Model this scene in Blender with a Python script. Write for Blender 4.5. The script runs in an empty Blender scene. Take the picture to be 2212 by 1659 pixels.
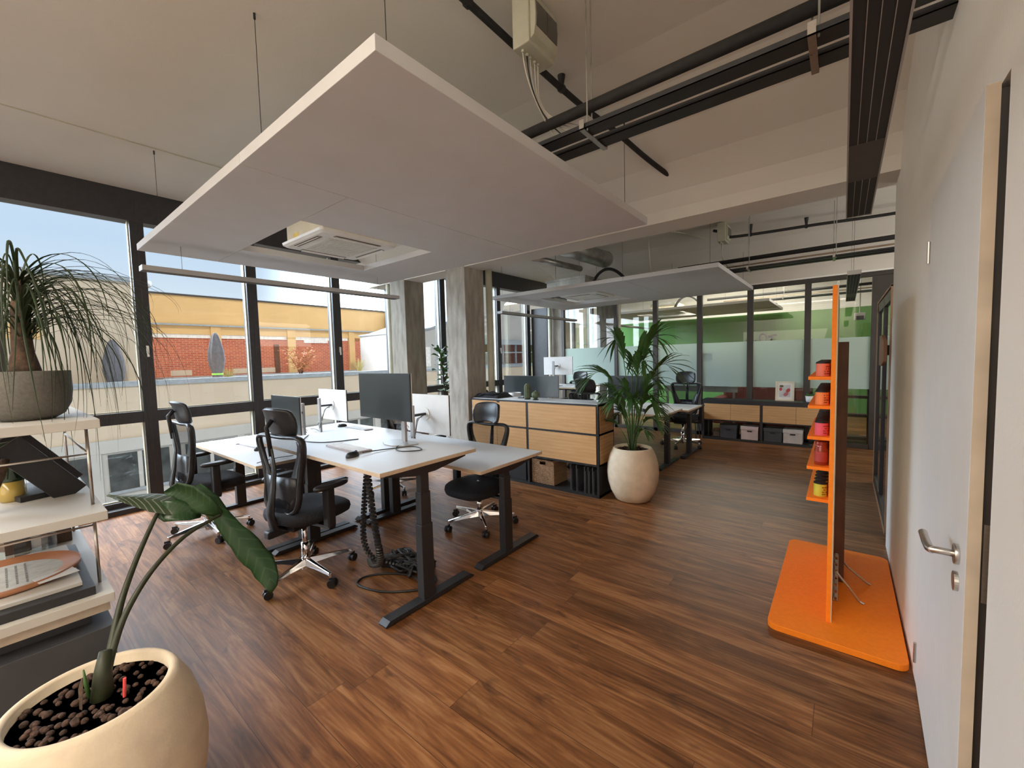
import bpy, math, random
from mathutils import Vector, Matrix
random.seed(7)
PI = math.pi
C = bpy.context.scene.collection
scene = bpy.context.scene

# ------------------------------------------------------------------ camera
cam_data = bpy.data.cameras.new('camera')
cam = bpy.data.objects.new('camera', cam_data)
C.objects.link(cam)
cam_data.sensor_fit = 'HORIZONTAL'
cam_data.sensor_width = 36.0
cam_data.lens = 895.0 / 2212.0 * 36.0
cam_data.clip_start = 0.02
cam_data.clip_end = 300
_r = Vector((0.78170202, 0.62311761, -0.02581452))
_d = Vector((0.01797189, -0.06388245, -0.99779559))
_f = Vector((-0.6233931, 0.7795149, -0.06113564))
M = Matrix.Identity(4)
for i in range(3):
    M[i][0] = _r[i]; M[i][1] = -_d[i]; M[i][2] = -_f[i]
M[0][3], M[1][3], M[2][3] = 0.0, 0.0, 1.5
cam.matrix_world = M
scene.camera = cam

# ------------------------------------------------------------------ view, exposure, sampling quality
scene.view_settings.view_transform = 'Standard'
scene.view_settings.look = 'None'
scene.view_settings.gamma = 1.0
scene.view_settings.exposure = -0.12
scene.cycles.max_bounces = 10
scene.cycles.diffuse_bounces = 7
scene.cycles.glossy_bounces = 4
scene.cycles.transmission_bounces = 6
scene.cycles.transparent_max_bounces = 16
scene.cycles.caustics_reflective = False
scene.cycles.caustics_refractive = False
scene.cycles.sample_clamp_indirect = 6.0
scene.cycles.use_denoising = True

# ------------------------------------------------------------------ sky: hazy bright high sky on the window side, pale blue above the roofs
SKY_LOW = (0.62, 0.80, 1.0)
world = bpy.data.worlds.new('sky')
scene.world = world
world.use_nodes = True
wt = world.node_tree
wt.nodes.clear()
def wn(t, **k):
    n = wt.nodes.new(t)
    for a, b in k.items(): setattr(n, a, b)
    return n
w_out = wn('ShaderNodeOutputWorld'); w_bg = wn('ShaderNodeBackground')
w_tc = wn('ShaderNodeTexCoord'); w_sep = wn('ShaderNodeSeparateXYZ')
wt.links.new(w_tc.outputs['Generated'], w_sep.inputs[0])
w_ramp = wn('ShaderNodeValToRGB')           # colour over elevation
cr = w_ramp.color_ramp
cr.elements[0].position = 0.0; cr.elements[0].color = (0.90, 0.95, 1.0, 1)
cr.elements[1].position = 0.22; cr.elements[1].color = (0.62, 0.79, 1.0, 1)
cr.elements.new(0.5).color = (0.80, 0.88, 1.0, 1)
cr.elements.new(1.0).color = (0.85, 0.90, 1.0, 1)
wt.links.new(w_sep.outputs['Z'], w_ramp.inputs['Fac'])
w_str = wn('ShaderNodeMapRange', interpolation_type='SMOOTHSTEP')   # high sky is brighter than the sky at the roofs
w_str.inputs['From Min'].default_value = 0.27; w_str.inputs['From Max'].default_value = 0.50
w_str.inputs['To Min'].default_value = 1.05; w_str.inputs['To Max'].default_value = 10.0
wt.links.new(w_sep.outputs['Z'], w_str.inputs['Value'])
w_x = wn('ShaderNodeMapRange', interpolation_type='SMOOTHSTEP')     # bright haze stands on the -X side
w_x.inputs['From Min'].default_value = -0.15; w_x.inputs['From Max'].default_value = -0.45
w_x.inputs['To Min'].default_value = 0.0; w_x.inputs['To Max'].default_value = 1.0
wt.links.new(w_sep.outputs['X'], w_x.inputs['Value'])
w_y1 = wn('ShaderNodeMapRange', interpolation_type='SMOOTHSTEP')    # haze glows towards the sun-side end of the street
w_y1.inputs['From Min'].default_value = 0.34; w_y1.inputs['From Max'].default_value = 0.80
w_y1.inputs['To Min'].default_value = 0.0; w_y1.inputs['To Max'].default_value = 30.0
w_y2 = wn('ShaderNodeMapRange', interpolation_type='SMOOTHSTEP')
w_y2.inputs['From Min'].default_value = -0.05; w_y2.inputs['From Max'].default_value = -0.40
w_y2.inputs['To Min'].default_value = 0.0; w_y2.inputs['To Max'].default_value = 30.0
wt.links.new(w_sep.outputs['Y'], w_y1.inputs['Value']); wt.links.new(w_sep.outputs['Y'], w_y2.inputs['Value'])
w_a1 = wn('ShaderNodeMath', operation='ADD'); w_a2 = wn('ShaderNodeMath', operation='ADD')
wt.links.new(w_y1.outputs[0], w_a1.inputs[0]); wt.links.new(w_y2.outputs[0], w_a1.inputs[1])
wt.links.new(w_a1.outputs[0], w_a2.inputs[0]); wt.links.new(w_str.outputs[0], w_a2.inputs[1])
w_mix = wn('ShaderNodeMix', data_type='FLOAT')
w_mix.inputs[2].default_value = 0.9
wt.links.new(w_x.outputs[0], w_mix.inputs[0]); wt.links.new(w_a2.outputs[0], w_mix.inputs[3])
wt.links.new(w_ramp.outputs['Color'], w_bg.inputs['Color'])
wt.links.new(w_mix.outputs[0], w_bg.inputs['Strength'])
wt.links.new(w_bg.outputs[0], w_out.inputs[0])

# sun stands behind our building and lights the facades across the courtyard
sun_d = bpy.data.lights.new('sun', 'SUN'); sun_d.energy = 1.45; sun_d.angle = 0.02; sun_d.color = (1.0, 0.90, 0.74)
sun = bpy.data.objects.new('sun', sun_d); C.objects.link(sun)
sun.rotation_euler = Vector((-0.72, 0.18, -0.62)).to_track_quat('-Z', 'Y').to_euler()
# portals in the glazing only steer the sampling of the sky
for py, ln in ((0.9, 6.6), (6.3, 3.9), (10.4, 3.8)):
    pd = bpy.data.lights.new('window_portal', 'AREA'); pd.shape = 'RECTANGLE'; pd.size = 3.0; pd.size_y = ln
    pd.cycles.is_portal = True
    po = bpy.data.objects.new('window_portal', pd); C.objects.link(po)
    po.location = (-5.99, py, 1.55); po.rotation_euler = (0, -PI/2, 0)

# unseen warm lights behind the camera, and fills added in recess and far room
def area(name, loc, tgt, sx, sy, e, col):
    d = bpy.data.lights.new(name, 'AREA'); d.shape = 'RECTANGLE'; d.size = sx; d.size_y = sy; d.energy = e; d.color = col
    o = bpy.data.objects.new(name, d); C.objects.link(o); o.location = loc
    o.rotation_euler = (Vector(tgt)-Vector(loc)).to_track_quat('-Z', 'Y').to_euler(); return o
area('unseen_light_behind', (-1.3, -1.7, 3.30), (-1.3, -1.5, 0.0), 3.2, 1.2, 130, (1.0, 0.91, 0.79))  # out of view, added so its floor bounce brightens the ceiling
area('unseen_light_behind', (-1.6, -2.4, 1.6), (-0.8, 1.5, 1.4), 3.0, 1.4, 26, (1.0, 0.88, 0.72))
area('recess_fill', (2.0, 6.2, 1.9), (-2.0, 6.4, 1.7), 2.6, 1.8, 60, (1.0, 0.93, 0.84))  # added fill with no known lamp there, brightens the far bay
area('far_room_fill', (-2.0, 10.4, 3.3), (-2.0, 10.4, 0.0), 3.0, 1.0, 170, (1.0, 0.92, 0.80))  # added fill, brightens the room behind the partition and the frosted film

# ------------------------------------------------------------------ materials
def new_mat(name):
    m = bpy.data.materials.new(name); m.use_nodes = True
    m.node_tree.nodes.clear()
    return m, m.node_tree
def nd(nt, t, ins=None, **k):
    n = nt.nodes.new(t)
    for a, b in k.items(): setattr(n, a, b)
    if ins:
        for a, b in ins.items():
            if hasattr(b, 'links') or isinstance(b, bpy.types.NodeSocket): nt.links.new(b, n.inputs[a])
            else: n.inputs[a].default_value = b
    return n
def c4(c): return (c[0], c[1], c[2], 1.0)
def pm(name, col, rough=0.5, metal=0.0, ns=8.0, na=0.08, bump=0.0, bs=60.0, col2=None, stretch=(1, 1, 1), spec=0.5, trans=0.0, coat=0.0, sub=0.0, detail=3.0):
    """principled material with a procedural noise between two tones"""
    m, nt = new_mat(name)
    out = nd(nt, 'ShaderNodeOutputMaterial')
    tc = nd(nt, 'ShaderNodeTexCoord')
    mp = nd(nt, 'ShaderNodeMapping', {'Vector': tc.outputs['Object'], 'Scale': stretch})
    nz = nd(nt, 'ShaderNodeTexNoise', {'Vector': mp.outputs[0], 'Scale': ns, 'Detail': detail})
    a = col; b = col2 or tuple(max(0, c * (1 - 2 * na)) for c in col)
    if not col2: a = tuple(min(1, c * (1 + na)) for c in col)
    mix = nd(nt, 'ShaderNodeMix', data_type='RGBA')
    rr = nd(nt, 'ShaderNodeMapRange', {'Value': nz.outputs['Fac'], 'From Min': 0.3, 'From Max': 0.7})
    nt.links.new(rr.outputs[0], mix.inputs[0])
    mix.inputs[6].default_value = c4(a); mix.inputs[7].default_value = c4(b)
    p = nd(nt, 'ShaderNodeBsdfPrincipled', {'Roughness': rough, 'Metallic': metal, 'Specular IOR Level': spec, 'Transmission Weight': trans, 'Coat Weight': coat})
    nt.links.new(mix.outputs[2], p.inputs['Base Color'])
    if bump:
        n2 = nd(nt, 'ShaderNodeTexNoise', {'Vector': mp.outputs[0], 'Scale': bs, 'Detail': 4.0})
        bp = nd(nt, 'ShaderNodeBump', {'Height': n2.outputs['Fac'], 'Strength': bump, 'Distance': 0.01})
        nt.links.new(bp.outputs[0], p.inputs['Normal'])
    nt.links.new(p.outputs[0], out.inputs[0])
    return m

def floor_mat():
    m, nt = new_mat('oak_plank_floor')
    L = nt.links.new
    out = nd(nt, 'ShaderNodeOutputMaterial')
    tc = nd(nt, 'ShaderNodeTexCoord'); sep = nd(nt, 'ShaderNodeSeparateXYZ', {0: tc.outputs['Object']})
    def math_(op, a, b=None):
        n = nd(nt, 'ShaderNodeMath', {0: a} if b is None else {0: a, 1: b}, operation=op); return n.outputs[0]
    yr = math_('DIVIDE', sep.outputs['Y'], 0.19)
    row = math_('FLOOR', yr)
    rn = nd(nt, 'ShaderNodeTexWhiteNoise', {'W': row}, noise_dimensions='1D').outputs['Value']
    xo = math_('ADD', math_('DIVIDE', sep.outputs['X'], 1.75), math_('MULTIPLY', rn, 7.3))
    col = math_('FLOOR', xo)
    cv = nd(nt, 'ShaderNodeCombineXYZ', {0: row, 1: col})
    idn = nd(nt, 'ShaderNodeTexWhiteNoise', {'Vector': cv.outputs[0]}, noise_dimensions='2D')
    pid = idn.outputs['Value']
    def vec(sx, sy):
        return nd(nt, 'ShaderNodeCombineXYZ', {0: math_('MULTIPLY', sep.outputs['X'], sx), 1: math_('MULTIPLY', sep.outputs['Y'], sy), 2: math_('MULTIPLY', pid, 23.0)}).outputs[0]
    g1 = nd(nt, 'ShaderNodeTexNoise', {'Vector': vec(1.1, 9.0), 'Scale': 1.6, 'Detail': 7.0, 'Roughness': 0.62, 'Distortion': 1.1}).outputs['Fac']
    g2 = nd(nt, 'ShaderNodeTexNoise', {'Vector': vec(2.5, 70.0), 'Scale': 1.5, 'Detail': 5.0, 'Roughness': 0.7}).outputs['Fac']
    kn = nd(nt, 'ShaderNodeTexNoise', {'Vector': vec(3.2, 8.0), 'Scale': 1.4, 'Detail': 3.0, 'Distortion': 0.6}).outputs['Fac']
    knot = nd(nt, 'ShaderNodeMapRange', {'Value': kn, 'From Min': 0.62, 'From Max': 0.74, 'To Min': 0.0, 'To Max': 1.0}).outputs[0]
    wv = nd(nt, 'ShaderNodeTexWave', {'Vector': vec(0.9, 7.0), 'Scale': 2.2, 'Distortion': 9.0, 'Detail': 2.0, 'Detail Scale': 0.7}, bands_direction='Y').outputs['Fac']
    g = math_('ADD', math_('MULTIPLY', g1, 0.78), math_('ADD', math_('MULTIPLY', g2, 0.18), math_('MULTIPLY', wv, 0.04)))
    rp = nd(nt, 'ShaderNodeValToRGB', {'Fac': g})
    e = rp.color_ramp.elements
    e[0].position = 0.33; e[0].color = c4((0.070, 0.025, 0.009))
    e[1].position = 0.70; e[1].color = c4((0.37, 0.185, 0.078))
    rp.color_ramp.elements.new(0.5).color = c4((0.200, 0.080, 0.028))
    tone = nd(nt, 'ShaderNodeMapRange', {'Value': pid, 'To Min': 0.72, 'To Max': 1.22}).outputs[0]
    mul = nd(nt, 'ShaderNodeVectorMath', {0: rp.outputs['Color'], 1: nd(nt, 'ShaderNodeCombineXYZ', {0: tone, 1: tone, 2: tone}).outputs[0]}, operation='MULTIPLY')
    dk = nd(nt, 'ShaderNodeMix', {0: math_('MULTIPLY', knot, 0.72)}, data_type='RGBA')
    L(mul.outputs[0], dk.inputs[6]); dk.inputs[7].default_value = c4((0.045, 0.020, 0.010))
    fy = math_('FRACT', yr); fx = math_('FRACT', xo)
    gy = math_('LESS_THAN', fy, 0.014); gx = math_('LESS_THAN', fx, 0.0014)
    gap = math_('MAXIMUM', gy, gx)
    gm = nd(nt, 'ShaderNodeMix', {0: math_('MULTIPLY', gap, 0.75)}, data_type='RGBA')
    L(dk.outputs[2], gm.inputs[6]); gm.inputs[7].default_value = c4((0.03, 0.014, 0.008))
    rg = nd(nt, 'ShaderNodeMapRange', {'Value': g2, 'To Min': 0.33, 'To Max': 0.52}).outputs[0]
    h = math_('SUBTRACT', math_('MULTIPLY', g2, 0.25), gap)
    bp = nd(nt, 'ShaderNodeBump', {'Height': h, 'Strength': 0.16, 'Distance': 0.004})
    p = nd(nt, 'ShaderNodeBsdfPrincipled', {'Base Color': gm.outputs[2], 'Roughness': rg, 'Normal': bp.outputs[0], 'Specular IOR Level': 0.30})
    L(p.outputs[0], out.inputs[0])
    return m

def wood_mat(name, c1, c2, scale=1.0, axis=0, rough=0.5):
    m, nt = new_mat(name)
    out = nd(nt, 'ShaderNodeOutputMaterial'); tc = nd(nt, 'ShaderNodeTexCoord')
    s = [9.0 * scale] * 3; s[axis] = 1.3 * scale
    mp = nd(nt, 'ShaderNodeMapping', {'Vector': tc.outputs['Object'], 'Scale': s})
    n1 = nd(nt, 'ShaderNodeTexNoise', {'Vector': mp.outputs[0], 'Scale': 1.0, 'Detail': 6.0, 'Distortion': 1.4, 'Roughness': 0.6})
    s2 = [5.0 * scale] * 3; s2[axis] = 0.9 * scale
    mp2 = nd(nt, 'ShaderNodeMapping', {'Vector': tc.outputs['Object'], 'Scale': s2})
    wv = nd(nt, 'ShaderNodeTexWave', {'Vector': mp2.outputs[0], 'Scale': 1.6, 'Distortion': 7.0, 'Detail': 3.0}, bands_direction='Z')
    ad = nd(nt, 'ShaderNodeMath', {0: nd(nt, 'ShaderNodeMath', {0: n1.outputs['Fac'], 1: 0.88}, operation='MULTIPLY').outputs[0], 1: nd(nt, 'ShaderNodeMath', {0: wv.outputs['Fac'], 1: 0.14}, operation='MULTIPLY').outputs[0]}, operation='ADD')
    rp = nd(nt, 'ShaderNodeValToRGB', {'Fac': ad.outputs[0]})
    e = rp.color_ramp.elements
    e[0].position = 0.25; e[0].color = c4(c1); e[1].position = 0.75; e[1].color = c4(c2)
    p = nd(nt, 'ShaderNodeBsdfPrincipled', {'Base Color': rp.outputs['Color'], 'Roughness': rough})
    nt.links.new(p.outputs[0], out.inputs[0])
    return m

def brick_mat():
    m, nt = new_mat('orange_brick')
    out = nd(nt, 'ShaderNodeOutputMaterial'); tc = nd(nt, 'ShaderNodeTexCoord')
    sp = nd(nt, 'ShaderNodeSeparateXYZ', {0: tc.outputs['Object']})
    cb = nd(nt, 'ShaderNodeCombineXYZ', {0: sp.outputs['Y'], 1: sp.outputs['Z']})
    br = nd(nt, 'ShaderNodeTexBrick', {'Vector': cb.outputs[0], 'Color1': c4((0.56, 0.14, 0.06)), 'Color2': c4((0.42, 0.09, 0.045)), 'Mortar': c4((0.56, 0.34, 0.26)), 'Scale': 1.0, 'Mortar Size': 0.010, 'Brick Width': 0.26, 'Row Height': 0.085})
    p = nd(nt, 'ShaderNodeBsdfPrincipled', {'Base Color': br.outputs['Color'], 'Roughness': 0.9})
    nt.links.new(p.outputs[0], out.inputs[0])
    return m

def glass_mat(name, tint=(1, 1, 1), refl=1.0, rough=0.0):
    m, nt = new_mat(name)
    out = nd(nt, 'ShaderNodeOutputMaterial')
    tr = nd(nt, 'ShaderNodeBsdfTransparent', {'Color': c4(tint)})
    gl = nd(nt, 'ShaderNodeBsdfGlossy', {'Color': c4((1, 1, 1)), 'Roughness': rough})
    fr = nd(nt, 'ShaderNodeFresnel', {'IOR': 1.45})
    fm = nd(nt, 'ShaderNodeMath', {0: fr.outputs[0], 1: refl}, operation='MULTIPLY')
    mx = nd(nt, 'ShaderNodeMixShader', {0: fm.outputs[0], 1: tr.outputs[0], 2: gl.outputs[0]})
    nt.links.new(mx.outputs[0], out.inputs[0])
    return m

def frost_mat():
    m, nt = new_mat('frosted_film')
    out = nd(nt, 'ShaderNodeOutputMaterial')
    tc = nd(nt, 'ShaderNodeTexCoord')
    nz = nd(nt, 'ShaderNodeTexNoise', {'Vector': tc.outputs['Object'], 'Scale': 3.0, 'Detail': 2.0})
    mc = nd(nt, 'ShaderNodeMix', {0: nz.outputs['Fac']}, data_type='RGBA')
    mc.inputs[6].default_value = c4((0.78, 0.88, 0.82)); mc.inputs[7].default_value = c4((0.72, 0.84, 0.78))
    df = nd(nt, 'ShaderNodeBsdfDiffuse', {'Color': mc.outputs[2]})
    tl = nd(nt, 'ShaderNodeBsdfTranslucent', {'Color': c4((0.86, 0.95, 0.90))})
    tr = nd(nt, 'ShaderNodeBsdfTransparent', {'Color': c4((0.85, 0.95, 0.92))})
    a = nd(nt, 'ShaderNodeMixShader', {0: 0.52, 1: df.outputs[0], 2: tl.outputs[0]})
    b = nd(nt, 'ShaderNodeMixShader', {0: 0.22, 1: a.outputs[0], 2: tr.outputs[0]})
    nt.links.new(b.outputs[0], out.inputs[0])
    return m

def mesh_fabric_mat():
    m, nt = new_mat('black_chair_mesh')
    out = nd(nt, 'ShaderNodeOutputMaterial'); tc = nd(nt, 'ShaderNodeTexCoord')
    ck = nd(nt, 'ShaderNodeTexChecker', {'Vector': tc.outputs['Object'], 'Scale': 260.0})
    df = nd(nt, 'ShaderNodeBsdfDiffuse', {'Color': c4((0.022, 0.022, 0.024))})
    tr = nd(nt, 'ShaderNodeBsdfTransparent', {'Color': c4((1, 1, 1))})
    f = nd(nt, 'ShaderNodeMapRange', {'Value': ck.outputs['Fac'], 'To Min': 0.34, 'To Max': 0.60})
    mx = nd(nt, 'ShaderNodeMixShader', {0: f.outputs[0], 1: df.outputs[0], 2: tr.outputs[0]})
    nt.links.new(mx.outputs[0], out.inputs[0])
    return m

def weave_mat():
    m, nt = new_mat('woven_water_hyacinth')
    out = nd(nt, 'ShaderNodeOutputMaterial'); tc = nd(nt, 'ShaderNodeTexCoord')
    w1 = nd(nt, 'ShaderNodeTexWave', {'Vector': tc.outputs['Object'], 'Scale': 17.0, 'Distortion': 1.2}, bands_direction='X')
    w2 = nd(nt, 'ShaderNodeTexWave', {'Vector': tc.outputs['Object'], 'Scale': 22.0, 'Distortion': 1.5}, bands_direction='Z')
    a = nd(nt, 'ShaderNodeMath', {0: w1.outputs['Fac'], 1: w2.outputs['Fac']}, operation='MULTIPLY')
    nz = nd(nt, 'ShaderNodeTexNoise', {'Vector': tc.outputs['Object'], 'Scale': 30.0})
    b = nd(nt, 'ShaderNodeMath', {0: a.outputs[0], 1: nd(nt, 'ShaderNodeMath', {0: nz.outputs['Fac'], 1: 0.5}, operation='MULTIPLY').outputs[0]}, operation='ADD')
    rp = nd(nt, 'ShaderNodeValToRGB', {'Fac': b.outputs[0]})
    e = rp.color_ramp.elements
    e[0].position = 0.15; e[0].color = c4((0.13, 0.055, 0.022)); e[1].position = 0.75; e[1].color = c4((0.60, 0.38, 0.21))
    bp = nd(nt, 'ShaderNodeBump', {'Height': b.outputs[0], 'Strength': 0.8, 'Distance': 0.01})
    p = nd(nt, 'ShaderNodeBsdfPrincipled', {'Base Color': rp.outputs['Color'], 'Roughness': 0.8, 'Normal': bp.outputs[0]})
    nt.links.new(p.outputs[0], out.inputs[0])
    return m

def leaf_mat(name, c1, c2, rough=0.4, vein=None, vs=30.0):
    m, nt = new_mat(name)
    out = nd(nt, 'ShaderNodeOutputMaterial'); tc = nd(nt, 'ShaderNodeTexCoord')
    nz = nd(nt, 'ShaderNodeTexNoise', {'Vector': tc.outputs['Object'], 'Scale': 9.0, 'Detail': 3.0})
    mc = nd(nt, 'ShaderNodeMix', {0: nz.outputs['Fac']}, data_type='RGBA')
    mc.inputs[6].default_value = c4(c1); mc.inputs[7].default_value = c4(c2)
    src = mc.outputs[2]
    if vein:
        uv = nd(nt, 'ShaderNodeUVMap')
        sp = nd(nt, 'ShaderNodeSeparateXYZ', {0: uv.outputs[0]})
        ab = nd(nt, 'ShaderNodeMath', {0: sp.outputs['Y']}, operation='ABSOLUTE')
        k = nd(nt, 'ShaderNodeMath', {0: sp.outputs['X'], 1: nd(nt, 'ShaderNodeMath', {0: ab.outputs[0], 1: 0.10}, operation='MULTIPLY').outputs[0]}, operation='SUBTRACT')
        cb = nd(nt, 'ShaderNodeCombineXYZ', {0: k.outputs[0]})
        wv = nd(nt, 'ShaderNodeTexWave', {'Vector': cb.outputs[0], 'Scale': vs}, bands_direction='X')
        st = nd(nt, 'ShaderNodeMapRange', {'Value': wv.outputs['Fac'], 'From Min': 0.86, 'From Max': 0.98})
        mv = nd(nt, 'ShaderNodeMix', {0: st.outputs[0]}, data_type='RGBA')
        nt.links.new(src, mv.inputs[6]); mv.inputs[7].default_value = c4(vein); src = mv.outputs[2]
    p = nd(nt, 'ShaderNodeBsdfPrincipled', {'Base Color': src, 'Roughness': rough})
    tl = nd(nt, 'ShaderNodeBsdfTranslucent', {'Color': src})
    mx = nd(nt, 'ShaderNodeMixShader', {0: 0.22, 1: p.outputs[0], 2: tl.outputs[0]})
    nt.links.new(mx.outputs[0], out.inputs[0])
    return m

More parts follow.
